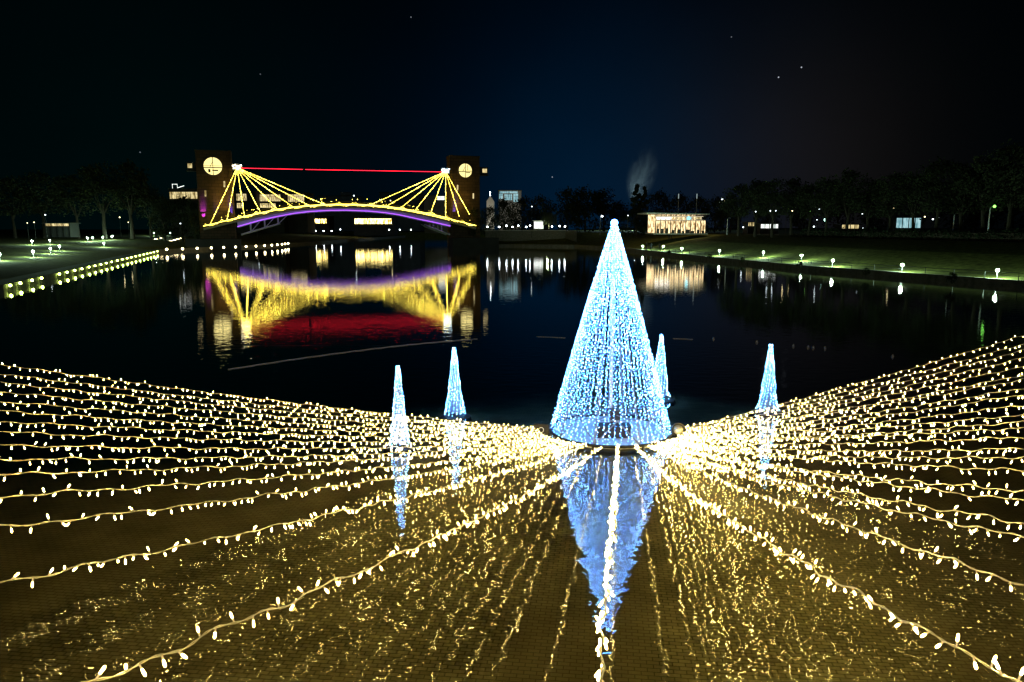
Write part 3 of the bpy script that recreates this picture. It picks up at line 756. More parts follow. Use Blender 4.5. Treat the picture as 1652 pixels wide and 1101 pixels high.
# far quay lamps and reflections beyond the bridge
far = [(270, 300)]
fl = None
spots = [(489, 373.5), (509, 373), (522, 373), (535, 373), (549, 370.5), (467, 369), (628, 371), (645, 371), (663, 371), (786, 366.5), (805.5, 366.5), (817, 364.5), (827, 366.5), (836, 364.5), (849, 366.5), (855, 364.5), (890.5, 366), (911.5, 365.5), (903, 365)]
for i, (x, y) in enumerate(spots):
    dpt = 330 if x < 700 else 232
    p = atY(x, y, dpt); lab = ('%s small white lamp on the far quay seen under the bridge' if x < 700 else '%s small white lamp on the stone terrace right of the bridge') % ORD[i if x < 700 else i-9]
    if fl is None:
        fl = empty('quay_lamp', p, lab, 'lamp', 'white lamps on the far quays')
        q = MB(); q.tube([(0, 0, -2.2), (0, 0, -.2)], .07, 6); q.build('post', M['dark_steel'], fl)
        q = q_ball(.24); q.build('globe', M['white_lamp'], fl, True)
        q = MB(); q.lathe([(.32, .2), (.2, .3), (.0001, .32)], 8); q.build('cap', M['dark_steel'], fl, True)
    else: dup(fl, p, label=lab)
p = onz(932, 382, 1.9); dup(first, (p.x, p.y, .95), label='bright lamp low on the shore between the terrace and the big tree')
# terrace right of bridge
a_ = atY(783, 372, 226); b_ = atY(912, 371, 226)
tr_ = empty('stone_terrace', (a_.x, 226, 0), 'low stone terrace wall lined with white lamps right of the bridge', 'terrace')
q = MB(); w_ = b_.x-a_.x; q.prism([(0, 0), (w_, 0), (w_+3, -6), (w_+3, 14), (0, 14)], -.2, a_.z-.15); q.build('wall', M['stone'], tr_)
q = MB(); q.box((w_/2, .1, a_.z-.05), (w_+.4, .5, .2)); q.build('coping', M['white_wall'], tr_)
for bx in (.27, .64):
    bn_ = empty('bench', (a_.x+w_*bx, 226.6, a_.z-.1), ('white bench on the terrace left of the lit kiosk' if bx < .5 else 'white bench on the terrace right of the lit kiosk'), 'bench')
    q = MB(); q.box((0, 0, .45), (2.0, .5, .08)); q.build('seat', M['white_wall'], bn_)
    for s_ in (-.85, .85): q = MB(); q.box((s_, 0, .21), (.12, .45, .42)); q.build('leg', M['white_wall'], bn_)
# lit kiosk
p0 = atY(861, 370, 240); p1 = atY(877, 357, 240)
k_ = empty('kiosk', (p0.x, 240, p0.z), 'small brightly lit white kiosk on the terrace under the willow', 'kiosk')
W = p1.x-p0.x; Hh = p1.z-p0.z
q = MB(); q.box((W/2, 1.5, Hh/2), (W, 3, Hh)); q.build('wall', M['white_wall'], k_)
q = MB(); q.box((W/2, -.03, Hh*.5), (W*.92, .06, Hh*.85)); q.build('lit_front', M['win_white'], k_)
q = MB(); q.box((W/2, 1.4, Hh+.1), (W+.5, 3.4, .2)); q.build('roof', M['white_wall'], k_)

# ------------------------------------------------------------------ trees
def foliage_mesh(name, seed, R_=4.0, Hc=6.0, n=2600, leaf=.42, kind='round'):
    rnd = random.Random(seed); q = MB(); cl = []
    if kind == 'round':
        for _ in range(26):
            th = rnd.uniform(0, 2*PI); u = rnd.uniform(-.8, 1); r_ = math.sqrt(max(0, 1-u*u))*rnd.uniform(.35, .95)
            cl.append((Vector((r_*R_*.8*math.cos(th), r_*R_*.8*math.sin(th), u*Hc*.45+Hc*.5)), rnd.uniform(.22, .42)*R_))
    elif kind == 'cone':
        for i in range(34):
            t = i/33; th = rnd.uniform(0, 2*PI); r_ = R_*(1-t)*rnd.uniform(.4, .95)
            cl.append((Vector((r_*math.cos(th), r_*math.sin(th), t*Hc)), max(.35, R_*.38*(1-t*.8))))
    for _ in range(n):
        c, r_ = rnd.choice(cl)
        v = Vector((rnd.gauss(0, 1), rnd.gauss(0, 1), rnd.gauss(0, .8))).normalized()*r_*rnd.uniform(.5, 1.08)
        p = c+v; s_ = leaf*rnd.uniform(.5, 1.3)
        a = Vector((rnd.gauss(0, 1), rnd.gauss(0, 1), rnd.gauss(0, 1))).normalized(); b_ = a.orthogonal().normalized(); c2 = a.cross(b_)
        q.add([p-b_*s_*.5, p+c2*s_*.3, p+b_*s_*.5, p-c2*s_*.3], [(0, 1, 2, 3)])
    return q.mesh(name, [M['leaf'] if kind == 'round' else M['leaf_dark']])
def trunk_mesh(seed, h=4.0, top=8.0, r=.28):
    rnd = random.Random(seed); q = MB()
    q.tube([(0, 0, -.3), (.05, 0, h*.5), (rnd.uniform(-.2, .2), rnd.uniform(-.2, .2), h)], [r*1.25, r, r*.8], 7)
    for k in range(6):
        a = 2*PI*k/6+rnd.random(); rr_ = rnd.uniform(1.2, 2.6)
        q.tube([(0, 0, h*.85), (rr_*.5*math.cos(a), rr_*.5*math.sin(a), h+(top-h)*.35), (rr_*math.cos(a), rr_*math.sin(a), top*rnd.uniform(.8, 1.05))], [r*.55, r*.35, r*.1], 5)
    return q.mesh('trunk', [M['bark']])
CR = [foliage_mesh('crown', s, 4.0, 7.0, 2600) for s in (1, 2, 3)]; TK = [trunk_mesh(s) for s in (1, 2, 3)]
CONE = foliage_mesh('crown', 9, 3.4, 12, 3200, .5, 'cone')
def decid(px, ytop, Y, zg, label, width=1.0, group='dark trees behind the right lawn', v=None, low=False):
    v = random.randrange(3) if v is None else v
    p = atY(px, ytop, Y); h = p.z-zg
    t_ = empty('broadleaf_tree', (p.x, Y, zg), label, 'tree', group, rz=random.uniform(0, 6.28))
    s_ = h/11.0
    link('trunk', TK[v], t_, sc_=(s_*.9, s_*.9, s_))
    if low: link('crown', CR[v], t_, (0, 0, .3), sc_=(width*s_, width*s_, s_*1.5))
    else: link('crown', CR[v], t_, (0, 0, 3.6*s_), sc_=(width*s_, width*s_, s_*1.04))
rt_trees = [(1195, 300, 165), (1222, 293, 158), (1250, 291, 150), (1281, 290, 152), (1310, 297, 145), (1338, 288, 140), (1372, 277, 136), (1405, 289, 134), (1442, 284, 128), (1480, 279, 124), (1520, 262, 118), (1558, 268, 116), (1596, 254, 110), (1640, 240, 104), (1690, 232, 98)]
for i, (x, y, Y) in enumerate(rt_trees):
    decid(x, y, Y, 4.0, '%s dark broadleaf tree from the left in the row behind the right lawn' % ORD[i], 1.15)
for i, x in enumerate((1180, 1240, 1300, 1355, 1420, 1465, 1540, 1580, 1640)):
    decid(x, 322-i*3, 225-i*3, 4.0, '%s lower tree from the left behind the right-hand tree row' % ORD[i], 1.4, 'trees of the second row on the right', low=True)
for i, (x, y, Y, w_) in enumerate(((15, 288, 200, 1.2), (62, 280, 205, 1.2), (118, 284, 210, 1.2), (160, 266, 205, 1.1), (205, 264, 210, 1.0), (238, 300, 215, 1.0))):
    decid(x, y, Y, 2.9, '%s tall dark tree from the left on the left bank' % ORD[i], w_, 'dark trees on the left bank')
for i, (x, y, Y, w_) in enumerate(((262, 322, 200, 1.3), (290, 318, 203, 1.3), (312, 328, 196, 1.0))):
    decid(x, y, Y, 2.0, '%s leafy tree from the left in front of the lit offices at the left tower' % ORD[i], w_, 'trees beside the left tower', low=True)
for i, (x, y, Y, w_) in enumerate(((765, 338, 216, 1.2), (790, 336, 236, 1.3), (815, 325, 246, 1.2), (845, 320, 250, 1.3), (872, 318, 256, 1.2))):
    decid(x, y, Y, 2.5, ('bushy tree at the foot of the right tower', 'low tree in front of the white gabled house', 'tree below the pale cubic building', 'tree right of the pale cubic building', 'tree behind the lit kiosk')[i], w_, 'trees right of the bridge', low=True)
for i, (x, y, Y, w_) in enumerate(((915, 306, 262, 1.3), (945, 303, 260, 1.3), (975, 306, 262, 1.3), (1000, 325, 255, 1.1), (1065, 312, 240, 1.2), (1095, 316, 236, 1.1), (1125, 320, 232, 1.2), (1155, 318, 228, 1.2))):
    decid(x, y, Y, 3.5, ('dark tree left of three behind the tip of the big light tree', 'middle dark tree behind the tip of the big light tree', 'right dark tree behind the tip of the big light tree', 'small tree left of the conifer', 'tree just right of the conifer', 'tree behind the cafe roof, left', 'tree behind the cafe roof, right', 'tree right of the cafe')[i], w_, 'dark trees behind the centre shore', low=True)
p = atY(1028, 300, 215); cz = (p.z-3.5)/12.6
t_ = empty('conifer', (p.x, 215, 3.5), 'tall dark pointed conifer left of the cafe under the smoke plume', 'tree'); link('trunk', TK[0], t_, sc_=(cz, cz, cz)); link('crown', CONE, t_, (0, 0, .8), sc_=(cz*1.25, cz*1.25, cz))
p = atY(1040, 304, 217); cz = (p.z-3.5)/12.6
t_ = empty('conifer', (p.x, 217, 3.5), 'shorter conifer grown into the right side of the tall one', 'tree'); link('trunk', TK[1], t_, sc_=(cz, cz, cz)); link('crown', CONE, t_, (0, 0, .8), 2, sc_=(cz*1.1, cz*1.1, cz))
# willow over kiosk
p = atY(886, 343, 238); wl = empty('willow_tree', (p.x, 238, p0.z), 'small weeping willow lit green beside the bright kiosk', 'tree')
q = MB(); hw = p.z-p0.z; q.tube([(0, 0, 0), (.1, 0, hw*.7)], [.22, .14], 6); q.build('trunk', M['bark'], wl)
q = MB()
for k in range(110):
    a = random.uniform(0, 2*PI); r_ = random.uniform(.4, 2.6); x0_, y0_ = r_*math.cos(a), r_*math.sin(a); zt = hw*(1-.12*(r_/2.6)**2)
    for j in range(9): 
        z_ = zt-j*.38-random.random()*.2
        if z_ > .5: q.add([(x0_, y0_, z_), (x0_+.10, y0_+.05, z_-.18), (x0_+.02, y0_, z_-.36), (x0_-.08, y0_-.05, z_-.18)], [(0, 1, 2, 3)])
q.build('crown', M['leaf'], wl)

# ------------------------------------------------------------------ buildings
def building(x0, x1, ytop, Y, zg, label, wall, depth=10, wins=(), roof=None, name='building', cat='building'):
    a_ = atY(x0, ytop, Y); b_ = atY(x1, ytop, Y); w_ = b_.x-a_.x; h = a_.z-zg
    t_ = empty(name, (a_.x, Y, zg), label, cat)
    q = MB(); q.box((w_/2, depth/2, h/2), (w_, depth, h)); q.build('wall', wall, t_)
    q = MB(); q.box((w_/2, depth/2, h+.15), (w_+.5, depth+.5, .3)); q.build('roof', roof or M['roof'], t_)
    for (wx0, wx1, wy0, wy1, m_, nm) in wins:
        c0 = atY(wx0, wy0, Y); c1 = atY(wx1, wy1, Y); ww = c1.x-c0.x; hh = c0.z-c1.z; nb = nm if isinstance(nm, int) else 1
        for k in range(nb):
            q = MB(); cw = ww/nb; q.box((c0.x-a_.x+cw*(k+.5), -.04, (c0.z+c1.z)/2-zg), (cw*.93, .12, hh)); f_ = q.build('window', m_, t_)
            q = MB(); cx_ = c0.x-a_.x+cw*(k+.5); q.box((cx_, -.13, (c0.z+c1.z)/2-zg), (.10, .08, hh)); q.box((cx_, -.13, (c0.z+c1.z)/2-zg+hh*.18), (cw*.93, .07, .08)); q.build('frame', M['dark_steel'], f_)
    return t_
ob = building(272, 320, 306, 245, 2.5, 'office block with a row of lit windows left of the left tower', M['dark_wall'], 14, [(273, 319, 310, 321, M['win_warm'], 6)])
q = MB(); h_ = ob
pA = atY(272, 306, 245)
q.tube([(.4, 2, atY(272, 306, 245).z-2.5), (.4, 2, atY(272, 297, 245).z-2.5), (2.0, 2, atY(272, 297, 245).z-2.5), (2.0, 2, atY(272, 303, 245).z-2.5), (4.2, 2, atY(272, 299.5, 245).z-2.5)], .14, 5); q.build('glowing_rooftop_pipes', M['win_white'], ob)  # pipes are no lamp, their brightness is painted by a glowing material
building(378, 412, 310, 300, 3, 'lit glass hall behind the left stay cables', M['dark_wall'], 12, [(381, 398, 313, 324, M['win_warm'], 4), (382, 392, 328, 336, M['win_warm'], 2)])
building(399.5, 456, 311.5, 305, 3, 'long office building with two lit storeys behind the cables', M['dark_wall'], 14, [(405, 453, 314, 325, M['win_warm'], 8), (400, 445, 328.5, 335.5, M['win_warm'], 6)])
building(462, 494, 312, 310, 3, 'square lit building right of the long office behind the cables', M['dark_wall'], 12, [(464, 491, 314, 326, M['win_warm'], 4)])
building(512, 575, 317, 420, 3, 'wide windowless grey block behind the middle of the bridge', M['grey_wall'], 20)
building(549, 563, 311.5, 425, 3, 'small grey roof tower on the wide windowless block', M['grey_wall'], 8)
building(612, 676, 311, 440, 3, 'large grey hall behind the right half of the bridge', M['grey_wall'], 25)
building(684, 722, 316, 300, 3, 'building with a glowing white sign panel behind the right cables', M['grey_wall'], 12, [(705, 718, 317, 323, M['win_white'], 1)])
building(570, 636, 350, 345, 1.5, 'long bright shop front on the far quay under the bridge', M['dark_wall'], 10, [(572, 632, 353, 361.5, M['win_market'], 10)], name='shop')
building(500, 530, 350, 350, 1.5, 'small bright shop front on the far quay, left of the long one', M['dark_wall'], 10, [(503, 527, 353.5, 360.5, M['win_market'], 4)], name='shop')
building(804, 841, 308, 275, 3.5, 'pale cubic building washed in cool light right of the bridge', M['white_wall'], 10, [(805, 836, 309, 312, M['win_cyan'], 1), (805, 811, 313, 321, M['win_cyan'], 1), (814, 826, 314, 323, M['win_cyan'], 3), (828, 836, 313, 326, M['win_cyan'], 1)])
# gabled house
g0 = atY(785, 336, 262); g1 = atY(797, 320, 262)
gh = empty('house', (g0.x, 262, 3.0), 'white gabled house floodlit beside the right tower', 'house')
w_ = g1.x-g0.x; zt = atY(790, 316, 262).z-3; ze = atY(790, 325, 262).z-3
q = MB(); q.add([(0, 0, 0), (w_, 0, 0), (w_, 0, ze), (w_/2, 0, zt), (0, 0, ze), (0, 8, 0), (w_, 8, 0), (w_, 8, ze), (w_/2, 8, zt), (0, 8, ze)], [(0, 1, 2, 3, 4), (9, 8, 7, 6, 5), (0, 5, 6, 1), (1, 6, 7, 2), (4, 9, 5, 0)]); q.build('wall', M['white_wall'], gh)
q = MB(); q.add([(-.3, -.2, ze-.1), (w_/2, -.2, zt+.1), (w_/2, 8.2, zt+.1), (-.3, 8.2, ze-.1), (w_+.3, -.2, ze-.1), (w_+.3, 8.2, ze-.1)], [(0, 1, 2, 3), (1, 4, 5, 2)]); q.build('roof', M['roof'], gh)
q = MB(); q.tube([(w_/2, .3, zt), (w_/2, .3, zt+1.2)], .08, 5); q.ball((w_/2, .3, zt+1.25), .16); q.build('glowing_finial', M['white_lamp'], gh)  # rod and ball glow, brightness put into the material
la = bpy.data.lights.new('house_floodlight', 'SPOT'); la.energy = 2600; la.color = (1, .93, .7); la.spot_size = R(70); la.shadow_soft_size = .2
lo = bpy.data.objects.new('floodlight_beam', la); C.objects.link(lo); lo.parent = gh; lo.location = (w_/2, -9, .5); lo.rotation_euler = (R(112), 0, 0)
la = bpy.data.lights.new('kiosk_lamp', 'POINT'); la.energy = 260; la.color = (.8, 1, .5); la.shadow_soft_size = .2
lo = bpy.data.objects.new('kiosk_lamp', la); C.objects.link(lo); lo.parent = k_; lo.location = (W+1.2, -2.2, 1.0)

# café
CYD = 180.0
c0 = atY(1057, 378, CYD); c1 = atY(1139, 346, CYD); zg = c0.z
cafe = empty('cafe', (c0.x, CYD, zg), 'glass walled cafe glowing warm under a thin overhanging roof', 'cafe')
w_ = c1.x-c0.x; h = c1.z-zg
q = MB(); q.box((w_/2, 5, .05), (w_+1, 11, .3)); q.build('plinth', M['concrete'], cafe)
q = MB(); q.add([(-2.6, -2.2, h+.15), (w_+.5, -1.2, h-.1), (w_+.5, 11, h-.1), (-2.6, 11, h+.15), (-2.6, -2.2, h+.4), (w_+.5, -1.2, h+.1), (w_+.5, 11, h+.1), (-2.6, 11, h+.4)], [(3, 2, 1, 0), (4, 5, 6, 7), (0, 1, 5, 4), (1, 2, 6, 5), (2, 3, 7, 6), (3, 0, 4, 7)]); q.build('roof', M['white_wall'], cafe)
q = MB(); q.box((w_/2, 9.8, h/2), (w_, .3, h)); q.build('back_wall', M['win_cafe'], cafe)  # wall glows by itself, standing in for the room lighting
npan = 10
for k in range(npan):
    x0_ = w_*k/npan; q = MB()
    cw = w_/npan
    q.box((x0_+cw/2, .12, h*.36), (cw*.94, .04, h*.66)); g_ = q.build('window', M['win_cafe'], cafe)
    q = MB()
    q.box((x0_+.06, 0, h/2), (.20, .12, h)); q.box((x0_+cw*.5, 0, h*.36), (.10, .12, h*.7))
    q.box((x0_+cw/2, 0, h*.70), (cw, .10, .22)); q.box((x0_+cw/2, 0, h*.9), (cw, .10, .30))
    fh = random.uniform(.5, 1.3); q.box((x0_+cw*random.uniform(.3, .7), -.1, fh/2+.2), (random.uniform(.5, 1.1), .25, fh)); q.build('frame', M['dark_steel'], g_)
q = MB(); q.box((w_*.17, .05, h*.80), (w_*.30, .06, h*.13)); q.build('light_box', M['sign_white'], cafe)
q = MB(); q.box((w_*.47, .05, h*.80), (w_*.14, .06, h*.10)); q.box((w_*.85, .05, h*.8), (w_*.14, .06, h*.1)); q.build('light_box', M['win_warm'], cafe)
rx = Matrix.Rotation(R(90), 3, 'X')
q = MB(); q.lathe([(.0001, 0), (.42, 0), (.42, .08), (.0001, .08)], 20, (w_*.655, -.06, h*.80), 0, rx); q.build('round_sign', M['cafe_sign'], cafe)
q = MB(); q.box((w_*.665, .05, h*.80), (w_*.13, .06, h*.14)); q.build('sign_panel', M['win_cyan'], cafe)
for k in range(2):
    la = bpy.data.lights.new('cafe_glow', 'AREA'); la.energy = 420; la.color = (1, .82, .5); la.size = 6; la.size_y = 2.0; la.shape = 'RECTANGLE'
    lo = bpy.data.objects.new('cafe_lamp', la); C.objects.link(lo); lo.parent = cafe; lo.location = (w_*(.2+.5*k), -.25, h*.85); lo.rotation_euler = (R(55), 0, 0)
for i, (x, yt) in enumerate(((1094.5, 313), (1124, 313))):
    a_ = atY(x, 325, 225); b_ = atY(x, yt, 225); f_ = empty('mast', (a_.x, 225, 4), ('left' if i == 0 else 'right')+' one of two thin pale masts rising behind the cafe', 'mast')
    q = MB(); q.tube([(0, 0, 0), (0, 0, b_.z-4)], .12, 6); q.build('pole', M['white_wall'], f_); q = MB(); q.tube([(0, 0, b_.z-5.4), (0, 0, b_.z-4)], .15, 6); q.build('light_tip', emit('faint_lamp', (.7, .9, .9), .35, False), f_)

# street lamps
def street_lamp(x, yt, Y, zg, label, m_, r=.22):
    p = atY(x, yt, Y); t_ = empty('street_lamp', (p.x, Y, zg), label, 'street lamp', 'tall lamps around the basin')
    hh = p.z-zg; q = MB(); q.tube([(0, 0, 0), (0, 0, hh*.95), (.15, 0, hh), (.5, 0, hh+.05)], [.11, .07, .05, .05], 6); q.build('pole', M['steel'], t_)
    q = q_ball(r); q.build('lamp_head', m_, t_, True).location = (.55, 0, hh-.02)
street_lamp(968.5, 349, 228, 2.6, 'lamp post with a small bright head just left of the big light tree', M['white_lamp'], .25)
street_lamp(1598, 333, 104, 4, 'green glowing lamp post among the trees at far right', M['green_lamp'], .2)
street_lamp(1174, 352, 172, 3.9, 'thin unlit looking post right of the cafe', M['steel'], .1)
street_lamp(1540, 345, 118, 4, 'slim pale post below the right trees', M['steel'], .1)
ml_ = [(1165, 322, .5, 'white_lamp'), (1161, 326, .3, 'white_lamp'), (1168, 325, .3, 'warm_lamp'), (1191, 342.5, .14, 'white_lamp'), (1219, 342, .16, 'white_lamp'), (1243, 340.5, .16, 'white_lamp'), (1252, 340.5, .15, 'white_lamp'), (1269, 341, .18, 'warm_lamp'), (1278, 340.5, .18, 'warm_lamp'), (1307, 341, .15, 'green_lamp'), (1322, 338, .15, 'white_lamp'), (1332, 355, .40, 'path_lamp'), (1313, 366, .18, 'white_lamp'), (1391, 345, .14, 'white_lamp'), (1392, 369, .16, 'white_lamp'), (1413, 346, .12, 'white_lamp'), (1437, 337, .16, 'green_lamp'), (1442, 336, .16, 'warm_lamp'), (1492, 350, .16, 'warm_lamp'), (1505, 354, .18, 'white_lamp'), (1513, 351.5, .26, 'white_lamp'), (1199, 367, .16, 'white_lamp'), (1318, 355, .1, 'white_lamp'), (1556, 341, .1, 'white_lamp'), (44, 360, .12, 'warm_lamp'), (55, 359, .14, 'warm_lamp'), (73, 347, .16, 'white_lamp'), (193, 351, .16, 'warm_lamp'), (207, 359, .12, 'warm_lamp'), (291, 361, .14, 'white_lamp'), (571, 316, .35, 'white_lamp'), (630, 324, .3, 'warm_lamp'), (1013, 348, .14, 'white_lamp'), (858, 333.5, .14, 'white_lamp'), (415, 371, .15, 'white_lamp')]
def far_label(x, m_, side_):
    g_ = sorted([e[0] for e in ml_ if ('right' if e[0] > 1150 else ('left' if e[0] < 300 else 'centre')) == side_])
    return '%s tiny %s lamp from the left among the %s trees' % (ORD[g_.index(x)], {'white_lamp': 'white', 'warm_lamp': 'warm', 'green_lamp': 'green', 'path_lamp': 'bright cyan'}[m_], side_)
for i, (x, y, r_, m_) in enumerate(ml_):
    Y = (400 if 500 < x < 700 else 190 if x < 300 else 205 if x < 1180 else 178-(x-1180)*.02)
    if abs(x-1165) < 5: Y = 300
    p = atY(x, y, Y); side_ = 'right' if x > 1150 else ('left' if x < 300 else 'centre')
    zg_ = 4.0 if x > 1000 else 3.0
    t_ = empty('garden_lamp', (p.x, Y, zg_), far_label(x, m_, side_), 'lamp', 'distant lamps among the trees')
    q = MB(); q.tube([(0, 0, -.3), (0, 0, max(.3, p.z-zg_))], .05, 5); q.build('post', M['dark_steel'], t_)
    q = q_ball(r_, z=p.z-zg_); q.build('globe', M['far_'+m_], t_, True)
# lit pavilions among the right trees
def pav(x0, x1, y0, y1, Y, label, m_, zg=4.0):
    a_ = atY(x0, y0, Y); b_ = atY(x1, y1, Y); t_ = empty('pavilion', (a_.x, Y, zg), label, 'pavilion'); w_ = b_.x-a_.x; h = a_.z-zg; h0 = max(.0, b_.z-zg)
    q = MB(); q.box((w_/2, 2.2, h/2), (w_, 4, h)); q.build('wall', M['dark_wall'], t_)
    q = MB(); q.box((w_/2, .15, (h+h0)/2), (w_*.95, .1, h-h0)); q.build('lit_front', m_, t_)
    q = MB(); q.box((w_/2, 2, h+.1), (w_+1, 5, .2)); q.build('roof', M['roof'], t_)
    for k in range(5): q = MB(); q.box((w_*(k+.02)/4.04, 0, h/2), (.14, .14, h)); q.build('post', M['dark_steel'], t_)
pav(1227, 1256, 362, 368.5, 190, 'long white lit shelter between the trees right of the cafe', M['win_white'])
pav(1207, 1217, 359, 365, 192, 'tiny pinkish lit shelter just left of the long white one', M['win_warm'])
pav(1358, 1386, 363, 369, 186, 'low yellowish lit shelter left of the blue-white one', M['win_warm'])
pav(1446, 1486, 352, 368, 182, 'blue-white lit shelter between trunks near the right side', M['win_cyan'])
pav(72, 112, 361, 365, 196, 'long low pavilion with a faint warm lit edge on the left bank', M['win_warm'], 3.0)

# hedge added on the right bank crest to block reflections of far lamps
_, pts, nn = RS; rnd = random.Random(4); q = MB(); cr_ = []
for i in range(len(pts)):
    if 50 < pts[i].y < 150 and pts[i].x > 25: cr_.append(pts[i]+nn[i]*25)
for a_, b_ in zip(cr_[:-1], cr_[1:]):
    ln = (b_-a_).length
    for k in range(int(ln*60)):
        c_ = a_.lerp(b_, rnd.random()); hgt = 1.45+.25*math.sin(c_.y*.7)+.2*math.sin(c_.y*1.9)
        p = Vector((c_.x+rnd.gauss(0, .55), c_.y+rnd.gauss(0, .55), 3.8+hgt*rnd.random()**.7)); s2 = rnd.uniform(.25, .5)
        v1 = Vector((rnd.gauss(0, 1), rnd.gauss(0, 1), rnd.gauss(0, 1))).normalized(); v2 = v1.orthogonal().normalized()
        q.add([p-v1*s2*.5, p+v2*s2*.4, p+v1*s2*.5, p-v2*s2*.4], [(0, 1, 2, 3)])
hd_ = empty('screen_hedge', (0, 0, 0), 'long dark hedge added along the crest behind the right lawn to block lamp reflections', 'screen_hedge'); q.build('foliage', M['leaf_dark'], hd_)
q = MB()
for a_, b_ in zip(cr_[:-1], cr_[1:]):
    q.add([(a_.x, a_.y, 3.6), (b_.x, b_.y, 3.6), (b_.x, b_.y, 5.0), (a_.x, a_.y, 5.0), (a_.x+.5, a_.y+.3, 3.6), (b_.x+.5, b_.y+.3, 3.6), (b_.x+.5, b_.y+.3, 5.0), (a_.x+.5, a_.y+.3, 5.0)], [(0, 1, 2, 3), (5, 4, 7, 6), (3, 2, 6, 7)])
q.build('hedge_core', M['bark'], hd_)  # solid slab inside the added planting, stops reflected lamp light

# railing posts and chain along the right shore, round shrubs
rl_ = empty('shore_railing', (0, 0, 0), 'low dark railing along the edge of the right lawn', 'railing')
_, pts, nn = RS; top = MB(); pp = []
for i in range(len(pts)):
    if 40 < pts[i].y < 175: pp.append(Vector((pts[i].x+nn[i].x*.2, pts[i].y+nn[i].y*.2, .6)))
top.tube([p+Vector((0, 0, .72)) for p in pp], .035, 5); top.tube([p+Vector((0, 0, .4)) for p in pp], .02, 4); top.build('top_rail', M['dark_steel'], rl_)
for a_, b_ in zip(pp[:-1], pp[1:]):
    k = max(1, int((b_-a_).length/3.2))
    for j in range(k): p = a_.lerp(b_, j/k); q = MB(); q.tube([p+Vector((0, 0, -.05)), p+Vector((0, 0, .72))], .03, 5); q.build('post', M['dark_steel'], rl_)
sh = None
for i, (x, y, w_) in enumerate(((1079.5, 411, 9), (1146, 417, 9), (1199, 422, 9), (1292, 432, 13), (1400, 443, 14), (1456, 438, 7), (1540, 456, 20))):
    p = onz(x, y, .55); r_ = w_/2/F*p.y*1.05
    t_ = empty('round_shrub', (p.x, p.y+.5, .5), '%s dark rounded shrub from the left at the right water edge' % ORD[i], 'shrub', 'rounded shrubs at the right water edge')
    link('foliage', CR[i % 3], t_, (0, 0, -.1), sc_=(r_/4, r_/4, r_*1.7/7.2))
    q = MB(); q.tube([(0, 0, -.1), (0, 0, r_*.8)], .05, 5); q.build('stem', M['bark'], t_)

# floating rope, small floats, ducks
def rope(a, b, label, sagm, r=.03):
    A_ = onz(*a, 0.02); B_ = onz(*b, 0.02); n_ = 60; q = MB(); pts = []
    for i in range(n_+1):
        t = i/n_; p = A_.lerp(B_, t); p.y += sagm*4*t*(1-t)+.05*math.sin(i*1.3); p.z = .015; pts.append(p)
    q.tube(pts, r, 5); o_ = q.build('floating_rope', M['cable']); tag(o_, label, 'rope')
rope((368, 596), (770, 547), 'long pale rope floating on the dark water left of the big light tree', 1.0, .022)
rope((866, 543), (912, 545), 'short floating rope just left of the big light tree', 0, .02)
rope((1086, 546), (1118, 547.5), 'short floating rope just right of the big light tree', 0, .02)
for i, (x, y) in enumerate(((1151, 548), (1221, 553), (1280, 559), (1304, 561), (1312, 562), (1331, 563), (1440, 576))):
    p = onz(x, y, 0); q = MB(); q.ball((0, 0, .02), .07, 8, 6); q.lathe([(.05, .08), (.02, .12), (.0001, .125)], 6)
    o_ = q.build('float', M['white_wall'], loc=p, smooth=True); tag(o_, '%s small white float from the left on the dark water right of the big tree' % ORD[i], 'float', 'small white floats on the water')

# people (silhouettes on the far shore)
def person(x, yfoot, S, prof, label, seed, Y=None, zg=None):
    rnd = random.Random(seed)
    if Y is None: p = on_bank(x, yfoot, S, prof, 0.0)
    else: p = atY(x, yfoot, Y); p.z = zg if zg is not None else p.z
    s_ = .17*rnd.uniform(.4, 1); J = [(0, 0, .95), (0, 0, 1.2), (0, 0, 1.42), (0, .0, 1.52), (0, -.02, 1.66),
        (.2, 0, 1.40), (.27, .03, 1.12), (.26, -.12, .90), (-.2, 0, 1.40), (-.27, .03, 1.12), (-.26, -.10, .88),
        (.1, 0, .90), (.12, -.02, .5), (.12, .03, .08), (.12, -.14, .04), (-.1, 0, .90), (-.13, s_, .5), (-.13, s_+.05, .08), (-.13, s_-.12, .04), (0, -.02, 1.74)]
    E = [(0, 1), (1, 2), (2, 3), (3, 4), (4, 19), (2, 5), (5, 6), (6, 7), (2, 8), (8, 9), (9, 10), (0, 11), (11, 12), (12, 13), (13, 14), (0, 15), (15, 16), (16, 17), (17, 18)]
    rad = [.15, .15, .15, .06, .10, .07, .05, .04, .07, .05, .04, .09, .065, .045, .04, .09, .065, .045, .04, .07]
    me = bpy.data.meshes.new('person'); me.from_pydata(J, E, []); me.materials.append(M['coat_%d' % (seed % 2)])
    o_ = bpy.data.objects.new('person', me); C.objects.link(o_); o_.location = p; o_.rotation_euler = (0, 0, rnd.uniform(0, 6.28)); o_.scale = (1.05,)*3
    md = o_.modifiers.new('skin', 'SKIN')
    for v_, r_ in zip(me.skin_vertices[0].data, rad): v_.radius = (r_, r_*.85)
    me.skin_vertices[0].data[0].use_root = True
    o_.modifiers.new('sub', 'SUBSURF').levels = 1; o_.modifiers['sub'].render_levels = 1
    tag(o_, label, 'person')
M['coat_0'] = mat('dark_coat', (.02, .022, .03), .9); M['coat_1'] = mat('brown_coat', (.045, .03, .025), .9)
person(1043, 407, RS, RP, 'person in dark coat standing at the shore, leftmost of the group by the first lamp', 1)
person(1050, 407, RS, RP, 'person in dark coat standing second from the left at the shore', 2)
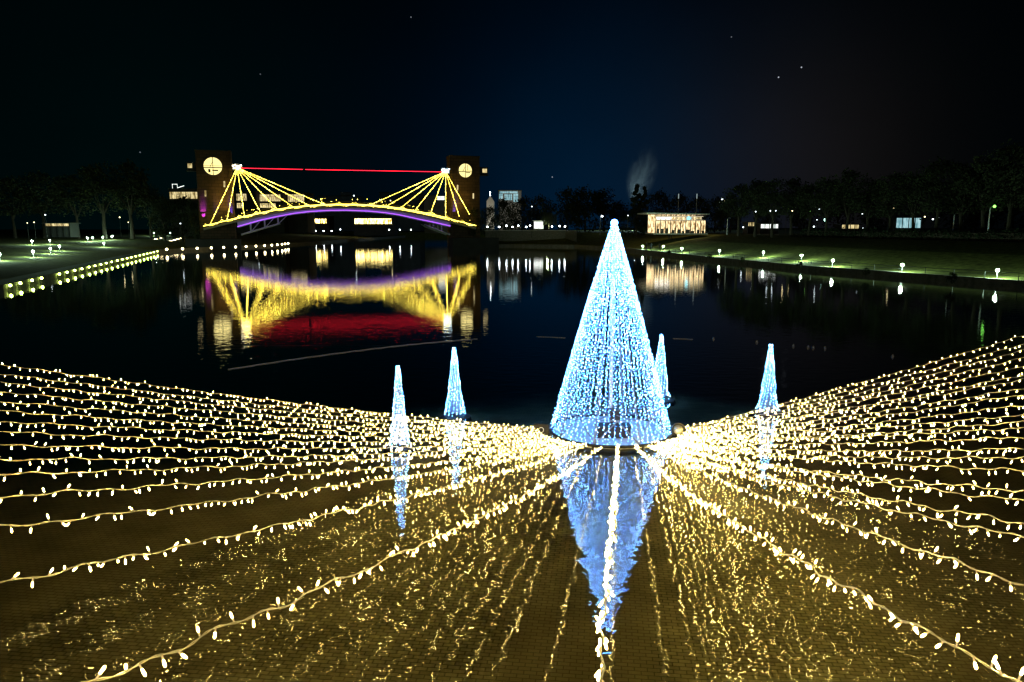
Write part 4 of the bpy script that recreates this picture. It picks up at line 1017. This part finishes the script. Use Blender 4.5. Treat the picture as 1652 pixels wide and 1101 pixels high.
person(1064, 406, RS, RP, 'person standing alone at the shore just left of the second path lamp', 3)
person(1079, 388, RS, RP, 'person in a dark coat in front of the cafe, left one', 4)
person(1083, 388, RS, RP, 'person in a dark coat in front of the cafe, right one', 5)

# smoke plume above the conifer
sm = bpy.data.materials.new('smoke'); sm.use_nodes = True; n = sm.node_tree.nodes; l = sm.node_tree.links; n.clear()
o = n.new('ShaderNodeOutputMaterial'); pv = n.new('ShaderNodeVolumePrincipled'); pv.inputs['Color'].default_value = (.9, .9, .9, 1)
tcx = n.new('ShaderNodeTexCoord'); x = n.new('ShaderNodeTexNoise'); x.inputs['Scale'].default_value = 1.5; x.inputs['Detail'].default_value = 5; x.inputs['Distortion'].default_value = .6; l.new(tcx.outputs['Object'], x.inputs['Vector'])
ln = n.new('ShaderNodeVectorMath'); ln.operation = 'LENGTH'; l.new(tcx.outputs['Object'], ln.inputs[0])
fo = n.new('ShaderNodeMapRange'); fo.interpolation_type = 'SMOOTHSTEP'; fo.inputs['From Min'].default_value = 1.0; fo.inputs['From Max'].default_value = .25; l.new(ln.outputs['Value'], fo.inputs['Value'])
rr = n.new('ShaderNodeMapRange'); rr.inputs['From Min'].default_value = .42; rr.inputs['From Max'].default_value = .72; rr.inputs['To Max'].default_value = .09; l.new(x.outputs['Fac'], rr.inputs['Value'])
mm = n.new('ShaderNodeMath'); mm.operation = 'MULTIPLY'; l.new(rr.outputs[0], mm.inputs[0]); l.new(fo.outputs[0], mm.inputs[1]); l.new(mm.outputs[0], pv.inputs['Density']); l.new(pv.outputs[0], o.inputs['Volume'])
SY = 300; pl_ = [atY(1028, 322, SY), atY(1044, 236, SY)]
q = MB(); q.ball((0, 0, 0), 1, 20, 12); o_ = q.build('smoke', sm, smooth=True); o_.location = (pl_[0]+pl_[1])/2; o_.scale = (6.5, 5, 13); o_.rotation_euler = (0, R(14), 0)
tag(o_, 'faint pale smoke plume drifting up behind the conifers', 'smoke', kind='stuff')
la = bpy.data.lights.new('smoke_fill_light', 'POINT'); la.energy = 20000; la.color = (.6, .95, 1); la.shadow_soft_size = .3  # unseen lamp added behind the trees to brighten the smoke
lo = bpy.data.objects.new('added_smoke_light', la); C.objects.link(lo); lo.location = (pl_[0].x, SY+3, 9)
